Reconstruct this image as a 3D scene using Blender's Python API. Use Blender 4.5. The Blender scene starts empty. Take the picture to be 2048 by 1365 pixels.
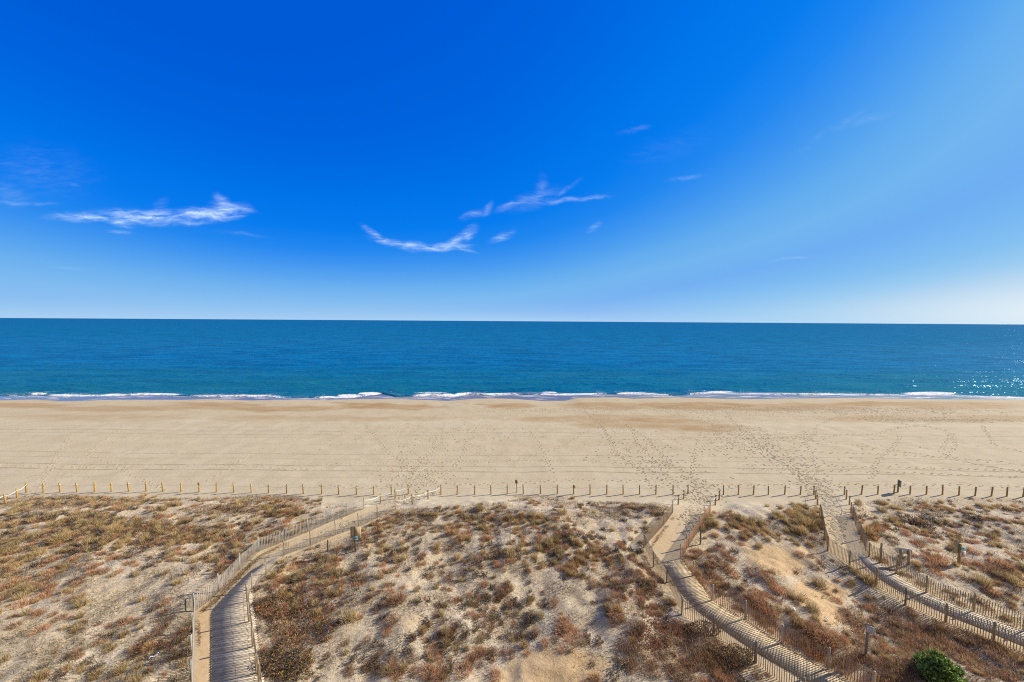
import bpy, math, random
import numpy as np
from mathutils import Vector, Matrix

# ------------------------------------------------------------------ camera, sky, sun, exposure
SC = bpy.context.scene
COL = SC.collection
F = 640.0                      # focal length in pixels of the 2048-wide photograph
CAMH = 21.5
PITCH = math.atan(40.0 / F)
ROLL = math.radians(0.37)
cam_d = bpy.data.cameras.new('camera'); cam = bpy.data.objects.new('camera', cam_d); COL.objects.link(cam)
cam_d.sensor_width = 36.0; cam_d.lens = 36.0 * F / 2048.0
cam_d.clip_start = 0.5; cam_d.clip_end = 90000.0
CAMR = Matrix.Rotation(math.pi / 2 - PITCH, 3, 'X') @ Matrix.Rotation(ROLL, 3, 'Z')
cam.matrix_world = Matrix.Translation((0, 0, CAMH)) @ CAMR.to_4x4()
SC.camera = cam
R3 = np.array(CAMR)

SUN_EL = math.radians(27.0)
SUN_AZ = math.radians(15.5)            # from +X towards +Y
sun_d = bpy.data.lights.new('sun', 'SUN'); sun = bpy.data.objects.new('sun', sun_d); COL.objects.link(sun)
sun_d.energy = 5.0; sun_d.angle = math.radians(0.5); sun_d.color = (1.0, 0.90, 0.76)
sdir = Vector((math.cos(SUN_EL) * math.cos(SUN_AZ), math.cos(SUN_EL) * math.sin(SUN_AZ), math.sin(SUN_EL)))
sun.rotation_euler = sdir.to_track_quat('Z', 'Y').to_euler()
sun.location = sdir * 60

SC.view_settings.view_transform = 'Standard'; SC.view_settings.look = 'None'
EXPO = 0.45
SC.view_settings.exposure = EXPO; SC.view_settings.gamma = 1.0
SC.cycles.use_denoising = False; SC.cycles.filter_width = 1.15; SC.cycles.sample_clamp_indirect = 6.0; SC.cycles.sample_clamp_direct = 6.0; SC.cycles.max_bounces = 5; SC.cycles.transparent_max_bounces = 8

def pixdir(px, py):
    """world direction(s) through photograph pixel(s)"""
    px = np.asarray(px, float); py = np.asarray(py, float)
    d = np.stack([(px - 1024.0) / F, (682.5 - py) / F, -np.ones_like(px)], -1)
    return d @ R3.T
def project(x, y, z):
    p = np.stack([np.asarray(x, float), np.asarray(y, float), np.asarray(z, float) - CAMH], -1) @ R3
    w = np.maximum(-p[..., 2], 1e-3)
    return 1024 + F * p[..., 0] / w, 682.5 - F * p[..., 1] / w

class NT:
    """small helper for node trees"""
    def __init__(s, nt): s.nt = nt; s.n = nt.nodes; s.l = nt.links
    def node(s, t, **kw):
        n = s.n.new(t)
        for k, v in kw.items(): setattr(n, k, v)
        return n
    def link(s, a, b): s.l.new(a, b)
    def put(s, sock, v):
        if v is None: return
        if isinstance(v, bpy.types.NodeSocket): s.l.new(v, sock)
        else: sock.default_value = v
    def math(s, op, a, b=None, c=None, clamp=False):
        n = s.node('ShaderNodeMath', operation=op, use_clamp=clamp)
        s.put(n.inputs[0], a); s.put(n.inputs[1], b); s.put(n.inputs[2], c)
        return n.outputs[0]
    def vmath(s, op, a, b=None):
        n = s.node('ShaderNodeVectorMath', operation=op)
        s.put(n.inputs[0], a); s.put(n.inputs[1], b)
        return n.outputs[1] if op in ('LENGTH', 'DISTANCE', 'DOT_PRODUCT') else n.outputs[0]
    def mix(s, fac, a, b, mode='MIX'):
        n = s.node('ShaderNodeMix', data_type='RGBA', blend_type=mode, clamp_factor=True)
        s.put(n.inputs[0], fac); s.put(n.inputs[6], a); s.put(n.inputs[7], b)
        return n.outputs[2]
    def noise(s, vec, scale, detail=3.0, rough=0.55, dist=0.0):
        n = s.node('ShaderNodeTexNoise')
        s.put(n.inputs['Vector'], vec); s.put(n.inputs['Scale'], scale); s.put(n.inputs['Detail'], detail)
        s.put(n.inputs['Roughness'], rough); s.put(n.inputs['Distortion'], dist)
        return n.outputs['Fac']
    def ramp(s, v, a, b, lo=0.0, hi=1.0, smooth=True):
        n = s.node('ShaderNodeMapRange', interpolation_type='SMOOTHSTEP' if smooth else 'LINEAR')
        s.put(n.inputs[0], v); n.inputs[1].default_value = a; n.inputs[2].default_value = b
        n.inputs[3].default_value = lo; n.inputs[4].default_value = hi
        return n.outputs[0]
    def scale(s, vec, sc, loc=(0, 0, 0), rot=(0, 0, 0), vt='POINT'):
        n = s.node('ShaderNodeMapping', vector_type=vt)
        s.put(n.inputs[0], vec); n.inputs['Location'].default_value = loc
        n.inputs['Rotation'].default_value = rot; n.inputs['Scale'].default_value = sc
        return n.outputs[0]

def build_world():
    w = bpy.data.worlds.new('World'); SC.world = w; w.use_nodes = True
    t = NT(w.node_tree); w.node_tree.nodes.clear()
    sky = t.node('ShaderNodeTexSky'); sky.sky_type = 'NISHITA'; sky.sun_disc = False
    sky.sun_elevation = SUN_EL; sky.sun_rotation = math.pi / 2 - SUN_AZ
    sky.air_density = 1.0; sky.dust_density = 0.35; sky.ozone_density = 4.0; sky.altitude = 20
    geo = t.node('ShaderNodeTexCoord')
    # deep polarised blue: the colour of the sky follows the Nishita sky's own brightness
    sg = t.node('ShaderNodeSeparateColor'); t.link(sky.outputs[0], sg.inputs[0])
    cr = t.node('ShaderNodeValToRGB')
    sd = t.node('ShaderNodeSeparateXYZ'); t.link(geo.outputs['Generated'], sd.inputs[0])
    low = t.math('MULTIPLY', t.math('EXPONENT', t.math('MULTIPLY', t.math('MAXIMUM', sd.outputs[2], 0.0), -10.0)), .1)
    drv = t.math('MULTIPLY', t.math('DIVIDE', sg.outputs[1], 10.0), t.ramp(sd.outputs[0], -.2, -.85, 1.0, .78))
    t.link(t.math('DIVIDE', t.math('ADD', drv, low), 1.4), cr.inputs[0])
    el = cr.color_ramp.elements
    for k, (g_, c8) in enumerate(SKY_RAMP):
        e = el[k] if k < 2 else el.new(g_ / 1.4)
        e.position = g_ / 1.4; e.color = (*[((v / 255 + .055) / 1.055) ** 2.4 if v > 10 else v / 3294. for v in c8], 1)
    hs = t.node('ShaderNodeVectorMath', operation='SCALE'); t.link(cr.outputs[0], hs.inputs[0]); hs.inputs[3].default_value = 10.0 / 2 ** EXPO
    # thin cirrus wisps, placed by direction in the sky
    sep = t.node('ShaderNodeSeparateXYZ'); t.link(geo.outputs['Generated'], sep.inputs[0])
    yy = t.math('MAXIMUM', sep.outputs[1], 0.02)
    u = t.math('DIVIDE', sep.outputs[0], yy); v = t.math('DIVIDE', sep.outputs[2], yy)
    cmb = t.node('ShaderNodeCombineXYZ'); t.link(u, cmb.inputs[0]); t.link(v, cmb.inputs[1])
    p0 = cmb.outputs[0]
    nw = t.node('ShaderNodeTexNoise'); t.link(p0, nw.inputs['Vector']); nw.inputs['Scale'].default_value = 11; nw.inputs['Detail'].default_value = 4
    off = t.vmath('MULTIPLY', t.vmath('SUBTRACT', nw.outputs['Color'], (0.5, 0.5, 0.5)), (0.032, 0.032, 0.0))
    p = t.vmath('ADD', p0, off)
    total = None
    for (px, py, lx, ly, ang, st) in CLOUDS:
        d = pixdir(px, py); uu, vv = d[0] / d[1], d[2] / d[1]
        m = t.scale(p, (lx / F, ly / F, 1.0), (uu, vv, 0), (0, 0, math.radians(ang)), 'TEXTURE')
        r = t.vmath('LENGTH', m)
        e = t.math('MULTIPLY', t.ramp(r, 1.25, 0.0), st)
        total = e if total is None else t.math('MAXIMUM', total, e)
    st1 = t.noise(t.scale(p, (1.0, 5.5, 1), rot=(0, 0, math.radians(-9))), 13, 9, 0.66, 0.5)
    st2 = t.noise(t.scale(p, (1.0, 3.5, 1), rot=(0, 0, math.radians(-38))), 22, 7, 0.7, 0.6)
    wisp = t.math('ADD', t.ramp(st1, 0.28, 0.80), t.math('MULTIPLY', t.ramp(st2, 0.35, 0.8), 0.4))
    a = t.math('MULTIPLY', total, wisp, clamp=True)
    a = t.math('MULTIPLY', t.math('POWER', a, 1.25), 1.05, clamp=True)
    # unseen sky behind the viewer and overhead is greyed as added neutral fill light
    away = t.ramp(sep.outputs[1], .42, -.05)
    band = t.math('MULTIPLY', t.math('EXPONENT', t.math('MULTIPLY', t.math('MAXIMUM', sep.outputs[2], 0.0), -26.0)), .50)
    hz = t.mix(band, hs.outputs[0], (4.9, 6.0, 6.8, 1))
    skyc = t.mix(away, hz, (1.7, 1.75, 1.9, 1))
    col = t.mix(a, skyc, (6.0, 7.5, 8.8, 1))
    bg = t.node('ShaderNodeBackground'); t.link(col, bg.inputs[0]); bg.inputs[1].default_value = 0.1
    out = t.node('ShaderNodeOutputWorld'); t.link(bg.outputs[0], out.inputs[0])

SKY_RAMP = [(.12, (0, 90, 214)), (1.30, (226, 238, 247)), (.15, (0, 99, 221)), (.20, (0, 115, 233)), (.25, (6, 124, 238)), (.30, (34, 136, 240)), (.38, (76, 158, 240)), (.45, (100, 173, 239)), (.53, (114, 181, 239)), (.66, (110, 174, 242)), (.78, (120, 184, 242)), (.88, (132, 192, 241)), (1.0, (154, 203, 241)), (1.1, (182, 214, 241))]
# pixel in the photograph that shows it, half length, half width, tilt, strength
CLOUDS = [
 (180, 434, 90, 11, 2, .75), (290, 434, 120, 17, -2, .9), (245, 441, 34, 14, -14, .9), (400, 430, 75, 17, 4, .95), (450, 425, 55, 17, 8, 1.0), (470, 416, 46, 9, -12, .7), (446, 404, 26, 11, -35, .55), (380, 447, 60, 6, 6, .4), (240, 464, 34, 5, -3, .3),
 (20, 385, 60, 30, -6, .17), (45, 404, 80, 6, -6, .26), (40, 330, 90, 14, -10, .10), (150, 376, 20, 9, -20, .14), (320, 410, 20, 12, 30, .16), (90, 345, 120, 60, -8, .1),
 (748, 466, 34, 8, -34, .6), (785, 486, 52, 9, -16, .75), (838, 492, 60, 9, -4, .85), (890, 493, 60, 9, 2, 1.0), (912, 480, 32, 12, 30, .8), (936, 468, 26, 15, 42, .62), (930, 500, 36, 4, -8, .4), (760, 474, 30, 5, -20, .5),
 (1005, 472, 30, 11, 24, .5), (948, 428, 30, 9, 16, .4), (975, 418, 20, 9, 50, .36), (1028, 412, 42, 9, 16, .45), (1070, 400, 60, 20, 20, .32), (1085, 378, 16, 30, 0, .22), (1110, 402, 80, 6, 8, .42), (1180, 395, 50, 6, 3, .34), (1130, 382, 46, 6, 36, .2),
 (1187, 454, 22, 8, 34, .42), (1266, 262, 34, 6, 13, .17), (1370, 356, 46, 6, 9, .24), (1700, 240, 46, 10, 34, .14), (1735, 240, 60, 10, 18, .2), (1760, 232, 34, 7, 18, .16), (1640, 275, 90, 10, 36, .08), (1580, 517, 56, 4, 4, .25), (1330, 300, 110, 34, 20, .05), (140, 537, 60, 6, 0, .12), (485, 468, 60, 5, -6, .14)]
build_world()

# ------------------------------------------------------------------ noise and terrain
def _hash(ix, iy, seed):
    h = (ix.astype(np.int64) * 374761393 + iy.astype(np.int64) * 668265263 + seed * 144665) & 0xffffffff
    h = ((h ^ (h >> 13)) * 1274126177) & 0xffffffff
    h = h ^ (h >> 16)
    return (h & 0xffffff) / float(0xffffff)
def vnoise(x, y, seed=0):
    x = np.asarray(x, float); y = np.asarray(y, float)
    ix = np.floor(x); iy = np.floor(y); fx = x - ix; fy = y - iy
    fx = fx * fx * (3 - 2 * fx); fy = fy * fy * (3 - 2 * fy)
    a = _hash(ix, iy, seed); b = _hash(ix + 1, iy, seed); c = _hash(ix, iy + 1, seed); d = _hash(ix + 1, iy + 1, seed)
    return (a + (b - a) * fx) * (1 - fy) + (c + (d - c) * fx) * fy
def fbm(x, y, seed=0, o=3):
    s = 0; a = 1; t = 0
    for k in range(o):
        s = s + a * (vnoise(x * 2 ** k + 17.3 * k, y * 2 ** k + 9.1 * k, seed + k) - .5); t += a; a *= .5
    return s / t * 2
def sstep(a, b, x):
    t = np.clip((np.asarray(x, float) - a) / (b - a), 0, 1); return t * t * (3 - 2 * t)

SEA = -1.9
def plane_hit(px, py, z):
    d = pixdir(px, py); t = (z - CAMH) / d[..., 2]
    return d[..., 0] * t, d[..., 1] * t
WATERLINE = [(-400,800),(-200,803),(0,801.5),(50,799),(93,800.5),(137,804.3),(183,801),(244,799.6),(366,800),(415,798.7),(500,801.6),(560,800),(650,800),(787,797.5),(841,800),(896,802.3),(947,797.7),(985,797.3),(1026,798),(1055,800.5),(1087,802.3),(1128,802.3),(1156,796),(1231,795),(1265,797.5),(1310,796.5),(1355,795),(1446,798),(1512,799),(1570,797.6),(1629,797),(1702,796),(1848,799),(1930,799.4),(2048,799.7),(2300,801),(2500,800)]
FOAMLINE = [(-400,792),(-200,795),(0,793),(24,792.6),(73,788.5),(85,792),(137,793),(203,793),(268,790.4),(317,790.4),(366,792.6),(427,793.6),(485,794),(533,793),(560,796),(632,796),(700,796.5),(740,791),(763,788),(790,794),(862,792),(900,794),(935,789),(971,791.5),(1019,789.5),(1050,790.5),(1087,790),(1111,791),(1135,790.5),(1197,789),(1265,789),(1320,791.5),(1350,792),(1402,788),(1424,786.5),(1482,789),(1555,789.5),(1628,790.5),(1694,790),(1811,791.6),(1848,790),(1921,792.5),(1994,796),(2048,797),(2300,797),(2500,796)]
_wx, _wy = plane_hit(np.array([p[0] for p in WATERLINE], float), np.array([p[1] for p in WATERLINE], float), SEA + .12)
_fx, _fy = plane_hit(np.array([p[0] for p in FOAMLINE], float), np.array([p[1] for p in FOAMLINE], float), SEA)
def y_water(x): return np.interp(x, _wx, _wy) + .25 * fbm(np.asarray(x) / 3., 0 * np.asarray(x), 55)
def y_foam(x): return np.maximum(np.interp(x, _fx, _fy), y_water(x) + .8) + .35 * fbm(np.asarray(x) / 2.2, 0 * np.asarray(x), 56)

def base_h(x, y):
    x = np.asarray(x, float); y = np.asarray(y, float)
    front = 37.6 + 1.3 * fbm(x / 14., 0 * x, 31, 2)
    front = front - 6.5 * sstep(-50, -66, x)
    dune = 1.25 * sstep(front, front - 5.5, y)
    yw = y_water(x); yf = y_foam(x)
    b = 0.12 * sstep(52, 63, y) - 0.5 * sstep(65, 69, y)
    t = np.clip((y - 69) / (yw - 69), 0, 1)
    b = b - (-(SEA + .12) - .38) * t ** 1.2 - np.maximum(y - yw, 0) * (0.12 / np.maximum(yf - yw, 1.0)) - np.maximum(y - yf - 3, 0) * 0.03
    b = np.maximum(b, -6)
    return dune + b

def hit_base(px, py, fn):
    px = np.atleast_1d(np.asarray(px, float)); py = np.atleast_1d(np.asarray(py, float))
    z = np.zeros(px.shape)
    for _ in range(14):
        x, y = plane_hit(px, py, z); z = .4 * z + .6 * fn(x, y)
    x, y = plane_hit(px, py, z)
    return x, y, z

PATHS_PX = {'L': [(452,1480),(452,1400),(452,1300),(450,1215),(505,1150),(560,1097),(660,1062),(762,1022)],
            'M': [(1760,1460),(1680,1400),(1560,1320),(1450,1235),(1365,1150),(1325,1105),(1350,1060),(1385,1020),(1410,1000)],
            'R': [(2300,1370),(2110,1310),(1990,1260),(1850,1205),(1750,1140),(1700,1090),(1672,1030),(1660,1000)]}
PATHS = {}
for k, pts in PATHS_PX.items():
    X, Y, Z = hit_base([p[0] for p in pts], [p[1] for p in pts], base_h); PATHS[k] = np.stack([X, Y], 1)
def seg_dist(x, y, P):
    best = np.full(np.shape(x), 1e9)
    for a, b in zip(P[:-1], P[1:]):
        d = b - a; L = d @ d
        t = np.clip(((x - a[0]) * d[0] + (y - a[1]) * d[1]) / L, 0, 1)
        best = np.minimum(best, np.hypot(x - a[0] - t * d[0], y - a[1] - t * d[1]))
    return best
def path_mask(x, y):
    d = np.minimum(np.minimum(seg_dist(x, y, PATHS['L']), seg_dist(x, y, PATHS['M'])), seg_dist(x, y, PATHS['R']))
    return 1 - sstep(1.9, 3.4, d)
def height(x, y, fine=True):
    x = np.asarray(x, float); y = np.asarray(y, float)
    b = base_h(x, y)
    dm = sstep(38.5, 34.5, y + 6.5 * sstep(-50, -66, x))
    pm = path_mask(x, y)
    bump = .55 * fbm(x / 9., y / 7., 3, 2) + .30 * fbm(x / 2.6, y / 2.2, 11, 2)
    fineb = .10 * fbm(x / .8, y / .7, 21, 2)
    h = b + dm * (bump * (1 - pm) + fineb * (1 - .9 * pm))
    beach = sstep(36, 41, y) * sstep(96, 88, y)
    h = h + beach * (.03 * fbm(x / 1.7, y / 1.1, 41, 2) + .05 * fbm(x / 9, y / 5, 43, 2))
    return h
def ground_at(px, py):
    x, y, z = hit_base(px, py, height); return x, y, z
def G(px, py):
    x, y, z = ground_at(px, py); return float(x[0]), float(y[0]), float(z[0])

# ------------------------------------------------------------------ mesh helpers
def tag(o, label=None, cat=None, group=None, kind=None):
    if label: o['label'] = label
    if cat: o['category'] = cat
    if group: o['group'] = group
    if kind: o['kind'] = kind
    return o
def raw_mesh(name, V, faces, mat, cols=None, smooth=False):
    """V (n,3); faces: (m,3) or (m,4) array; cols (n,3)"""
    V = np.asarray(V, np.float32); faces = np.asarray(faces, np.int32)
    me = bpy.data.meshes.new(name); k = faces.shape[1]
    me.vertices.add(len(V)); me.vertices.foreach_set('co', V.ravel())
    me.loops.add(faces.size); me.loops.foreach_set('vertex_index', faces.ravel())
    me.polygons.add(len(faces)); me.polygons.foreach_set('loop_start', np.arange(0, faces.size, k, dtype=np.int32))
    if smooth: me.polygons.foreach_set('use_smooth', np.ones(len(faces), bool))
    me.update(calc_edges=True)
    if cols is not None:
        a = me.color_attributes.new('col', 'FLOAT_COLOR', 'POINT')
        c = np.ones((len(V), 4), np.float32); c[:, :cols.shape[1]] = cols
        a.data.foreach_set('color', c.ravel())
    if mat: me.materials.append(mat)
    return me
def link(name, me, parent=None, loc=None, rz=0.0):
    o = bpy.data.objects.new(name, me); COL.objects.link(o)
    if parent: o.parent = parent
    if loc is not None: o.location = loc
    if rz: o.rotation_euler = (0, 0, rz)
    return o
BOXF = np.array([[0,2,3,1],[4,5,7,6],[0,1,5,4],[2,6,7,3],[0,4,6,2],[1,3,7,5]])
class MB:
    """collects quads of one part"""
    def __init__(s): s.V = []; s.Fq = []; s.C = []; s.n = 0
    def add(s, V, Fq, col=(1, 1, 1)):
        V = np.asarray(V, float); s.V.append(V); s.Fq.append(np.asarray(Fq) + s.n); s.n += len(V)
        s.C.append(np.tile(np.asarray(col, float), (len(V), 1)))
    def box(s, c, size, ux=(1, 0, 0), uy=(0, 1, 0), uz=(0, 0, 1), col=(1, 1, 1), taper=1.0):
        c = np.asarray(c, float); ux, uy, uz = [np.asarray(a, float) for a in (ux, uy, uz)]
        V = []
        for k in range(8):
            f = taper if k & 4 else 1.0
            V.append(c + ux * size[0] / 2 * f * (1 if k & 1 else -1) + uy * size[1] / 2 * f * (1 if k & 2 else -1) + uz * size[2] / 2 * (1 if k & 4 else -1))
        s.add(V, BOXF, col)
    def tube(s, pts, r, n=8, col=(1, 1, 1), caps=True):
        pts = np.asarray(pts, float); rr = np.broadcast_to(np.asarray(r, float), (len(pts),)); V = []
        for i, p in enumerate(pts):
            t = pts[min(i + 1, len(pts) - 1)] - pts[max(i - 1, 0)]; t = t / (np.linalg.norm(t) + 1e-9)
            a = np.cross(t, (0, 0, 1) if abs(t[2]) < .9 else (1, 0, 0)); a /= np.linalg.norm(a); b = np.cross(t, a)
            for k in range(n):
                w = 2 * math.pi * k / n; V.append(p + rr[i] * (a * math.cos(w) + b * math.sin(w)))
        Fq = [[i * n + k, i * n + (k + 1) % n, (i + 1) * n + (k + 1) % n, (i + 1) * n + k] for i in range(len(pts) - 1) for k in range(n)]
        if caps:
            m = len(V); V.append(pts[0]); V.append(pts[-1]); L = (len(pts) - 1) * n
            for k in range(0, n, 2):
                Fq.append([m, (k + 2) % n, (k + 1) % n, k]); Fq.append([m + 1, L + k, L + (k + 1) % n, L + (k + 2) % n])
        s.add(V, Fq, col)
    def build(s, name, mat, parent=None, loc=None, smooth=False):
        V = np.concatenate(s.V)
        if loc is not None: V = V - np.asarray(loc)
        me = raw_mesh(name, V, np.concatenate(s.Fq), mat, np.concatenate(s.C), smooth)
        return link(name, me, parent, None if parent is not None else loc)

def new_mat(name):
    m = bpy.data.materials.new(name); m.use_nodes = True
    t = NT(m.node_tree); b = m.node_tree.nodes['Principled BSDF']
    return m, t, b
def srgb(r, g, b):
    f = lambda c: (c / 255 / 12.92 if c / 255 <= .04045 else ((c / 255 + .055) / 1.055) ** 2.4)
    return (f(r), f(g), f(b))

# ------------------------------------------------------------------ materials
def mat_ground():
    m, t, b = new_mat('sand')
    geo = t.node('ShaderNodeNewGeometry'); P = geo.outputs['Position']
    at = t.node('ShaderNodeAttribute', attribute_name='col'); sp = t.node('ShaderNodeSeparateColor'); t.link(at.outputs['Color'], sp.inputs[0])
    wet, dune, damp = sp.outputs
    warm = at.outputs['Alpha']
    n1 = t.noise(P, .35, 5, .6); n2 = t.noise(P, 3.0, 6, .7); n3 = t.noise(P, 14, 4, .7)
    c = t.mix(t.ramp(n1, .3, .7), (.530, .452, .300, 1), (.585, .508, .350, 1))
    c = t.mix(t.math('MULTIPLY', t.ramp(n2, .45, .8), .22), c, (.36, .27, .17, 1))
    # tan, coarser damp bands of the lower beach
    c = t.mix(t.math('MULTIPLY', damp, t.ramp(n2, .2, .7, .75, 1.0)), c, (.385, .242, .105, 1))
    # dune sand: paler, peppered with grey litter
    dc = t.mix(t.ramp(n1, .35, .65), (.62, .51, .335, 1), (.68, .585, .425, 1))
    lit = t.noise(t.scale(P, (.8, 1.3, 1), rot=(0, 0, .35)), 8.0, 8, .82, .8)
    lit2 = t.noise(P, .8, 3, .6)
    litf = t.math('MULTIPLY', t.ramp(lit, .44, .60), t.ramp(lit2, .25, .5, .55, 1.0))
    dc = t.mix(t.math('MULTIPLY', litf, .6), dc, (.16, .115, .065, 1))
    c = t.mix(dune, c, dc)
    tw = t.noise(t.scale(P, (1.2, 2.6, 1), rot=(0, 0, -.5)), 9.0, 6, .8, 1.6)
    c = t.mix(t.math('MULTIPLY', t.math('MULTIPLY', dune, t.ramp(tw, .56, .66)), .7), c, (.09, .065, .04, 1))
    c = t.mix(warm, c, t.mix(t.ramp(n2, .35, .75), (.640, .450, .230, 1), (.54, .37, .19, 1)))
    # vehicle tracks parallel to the shore: sand colour darkened along thin lines
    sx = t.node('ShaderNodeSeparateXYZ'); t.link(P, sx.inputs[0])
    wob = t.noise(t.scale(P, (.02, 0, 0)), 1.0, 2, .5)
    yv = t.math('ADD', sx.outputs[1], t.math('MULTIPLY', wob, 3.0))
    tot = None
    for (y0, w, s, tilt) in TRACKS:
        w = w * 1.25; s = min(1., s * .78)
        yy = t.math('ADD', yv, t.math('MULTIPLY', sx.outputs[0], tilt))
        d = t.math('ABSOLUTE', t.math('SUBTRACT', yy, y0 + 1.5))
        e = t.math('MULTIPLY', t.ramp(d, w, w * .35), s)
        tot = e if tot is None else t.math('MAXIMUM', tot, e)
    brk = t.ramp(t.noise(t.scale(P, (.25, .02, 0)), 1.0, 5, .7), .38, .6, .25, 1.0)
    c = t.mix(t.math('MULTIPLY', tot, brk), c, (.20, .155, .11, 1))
    # wet swash
    c = t.mix(wet, c, t.mix(t.ramp(n1, .3, .7), (.17, .13, .11, 1), (.23, .17, .13, 1)))
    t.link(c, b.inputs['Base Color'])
    rgh = t.math('SUBTRACT', .95, t.math('MULTIPLY', wet, .87)); t.link(rgh, b.inputs['Roughness'])
    sp_ = t.math('MULTIPLY', wet, .9); t.link(t.math('ADD', sp_, .08), b.inputs['Specular IOR Level'])
    bp = t.node('ShaderNodeBump'); dry = t.math('SUBTRACT', 1.0, wet)
    t.link(t.math('MULTIPLY', dry, t.math('ADD', .38, t.math('MULTIPLY', dune, .5))), bp.inputs['Strength']); bp.inputs['Distance'].default_value = .12
    hgt = t.math('ADD', t.noise(t.scale(P, (1, 1.6, 1)), 2.2, 7, .68, .4), t.math('MULTIPLY', n3, .18))
    t.link(hgt, bp.inputs['Height']); t.link(bp.outputs[0], b.inputs['Normal'])
    return m
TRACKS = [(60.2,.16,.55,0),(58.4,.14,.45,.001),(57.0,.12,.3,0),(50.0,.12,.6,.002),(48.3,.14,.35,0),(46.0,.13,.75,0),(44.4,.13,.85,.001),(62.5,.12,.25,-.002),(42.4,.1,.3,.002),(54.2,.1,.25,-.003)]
def geo_y(t, P):
    n = t.node('ShaderNodeSeparateXYZ'); t.link(P, n.inputs[0]); return n.outputs[1]
def mat_sea():
    m, t, b = new_mat('sea_water')
    geo = t.node('ShaderNodeNewGeometry'); P = geo.outputs['Position']
    at = t.node('ShaderNodeAttribute', attribute_name='col'); sp = t.node('ShaderNodeSeparateColor'); t.link(at.outputs['Color'], sp.inputs[0])
    foam, shallow, far = sp.outputs
    n1 = t.noise(t.scale(P, (.012, .03, 1)), 1.0, 4, .6)
    c = t.mix(t.ramp(n1, .35, .65), (.0, .128, .275, 1), (.0, .148, .320, 1))
    c = t.mix(far, c, (.0, .118, .290, 1))
    pat = t.noise(t.scale(P, (.035, .11, 1), rot=(0, 0, -.05)), 1.0, 9, .72, .3)
    c = t.mix(t.ramp(pat, .42, .60, 0, .55), c, (.0, .175, .385, 1)); c = t.mix(t.ramp(pat, .56, .38, 0, .55), c, (.0, .075, .165, 1))
    c = t.mix(shallow, c, (.006, .145, .175, 1))
    # foam: lacy white water
    fn = t.noise(t.scale(P, (.8, .9, 1)), 1.5, 7, .78, 1.8)
    fa = t.ramp(t.math('ADD', foam, t.math('MULTIPLY', t.math('SUBTRACT', fn, .5), 3.2)), .42, .78)
    fa = t.math('MULTIPLY', fa, t.ramp(foam, .02, .2))
    c = t.mix(fa, c, (.86, .87, .88, 1))
    t.link(c, b.inputs['Base Color'])
    t.link(t.math('ADD', t.ramp(geo_y(t, P), 110, 700, .10, .16), t.math('MULTIPLY', fa, .5)), b.inputs['Roughness']); b.inputs['IOR'].default_value = 1.333
    dist_ = t.node('ShaderNodeSeparateXYZ'); t.link(P, dist_.inputs[0])
    pass
    # swell, chop and ripples as facet slopes of the surface
    tot = None
    for (sx, sy, rz, det, rough, amp) in [(.03, .09, -.05, 8, .75, .40), (.06, .19, .10, 5, .65, .50), (.35, .8, -.12, 4, .6, .85), (1.6, 2.6, .2, 2, .5, 1.25)]:
        n = t.node('ShaderNodeTexNoise'); t.link(t.scale(P, (sx, sy, 1), rot=(0, 0, rz)), n.inputs['Vector']); n.inputs['Scale'].default_value = 1.0
        n.inputs['Detail'].default_value = det; n.inputs['Roughness'].default_value = rough
        v = t.vmath('MULTIPLY', t.vmath('SUBTRACT', n.outputs['Color'], (.5, .5, .5)), (amp * .7, amp * 1.3, 0))
        tot = v if tot is None else t.vmath('ADD', tot, v)
    N = t.vmath('NORMALIZE', t.vmath('ADD', geo.outputs['Normal'], tot))
    t.link(N, b.inputs['Normal']); b.inputs['Specular IOR Level'].default_value = 0.0
    # the slopes of unresolved waves keep the water's mirror weak and even out to the horizon
    gl = t.node('ShaderNodeBsdfAnisotropic'); gl.inputs['Color'].default_value = (.50, .80, 1, 1); gl.inputs['Roughness'].default_value = .14; t.link(N, gl.inputs['Normal'])
    mx = t.node('ShaderNodeMixShader'); t.link(t.math('MULTIPLY', t.ramp(dist_.outputs[1], 105, 500, .22, .14), t.math('SUBTRACT', 1.0, fa)), mx.inputs[0])
    t.link(b.outputs[0], mx.inputs[1]); t.link(gl.outputs[0], mx.inputs[2]); t.link(mx.outputs[0], t.n['Material Output'].inputs['Surface'])
    return m
def mat_attr(name, rough=.85, var=.25, transl=0.0, spec=.2, nscale=0.0, namt=.0):
    """albedo from the mesh's own colour attribute, with per-object variation"""
    m, t, b = new_mat(name)
    at = t.node('ShaderNodeAttribute', attribute_name='col')
    oi = t.node('ShaderNodeObjectInfo')
    v = t.ramp(oi.outputs['Random'], 0, 1, 1 - var, 1 + var, False)
    hs = t.node('ShaderNodeHueSaturation'); t.link(at.outputs['Color'], hs.inputs['Color']); t.link(v, hs.inputs['Value'])
    c = hs.outputs[0]
    if namt:
        tc = t.node('ShaderNodeTexCoord')
        nn = t.noise(tc.outputs['Object'], nscale, 5, .7)
        c = t.mix(t.math('MULTIPLY', t.ramp(nn, .35, .75), namt), c, (.08, .07, .055, 1))
    t.link(c, b.inputs['Base Color']); b.inputs['Roughness'].default_value = rough; b.inputs['Specular IOR Level'].default_value = spec
    if transl:
        tr = t.node('ShaderNodeBsdfTranslucent'); t.link(c, tr.inputs[0])
        mx = t.node('ShaderNodeMixShader'); mx.inputs[0].default_value = transl
        t.link(b.outputs[0], mx.inputs[1]); t.link(tr.outputs[0], mx.inputs[2])
        t.link(mx.outputs[0], t.n['Material Output'].inputs['Surface'])
    return m
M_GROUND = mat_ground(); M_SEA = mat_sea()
M_VEG = mat_attr('dry_plant', .8, .22, .3, .15)
M_SLAT = mat_attr('weathered_slat', .85, .1, 0, .2, 3.0, .25)
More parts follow.
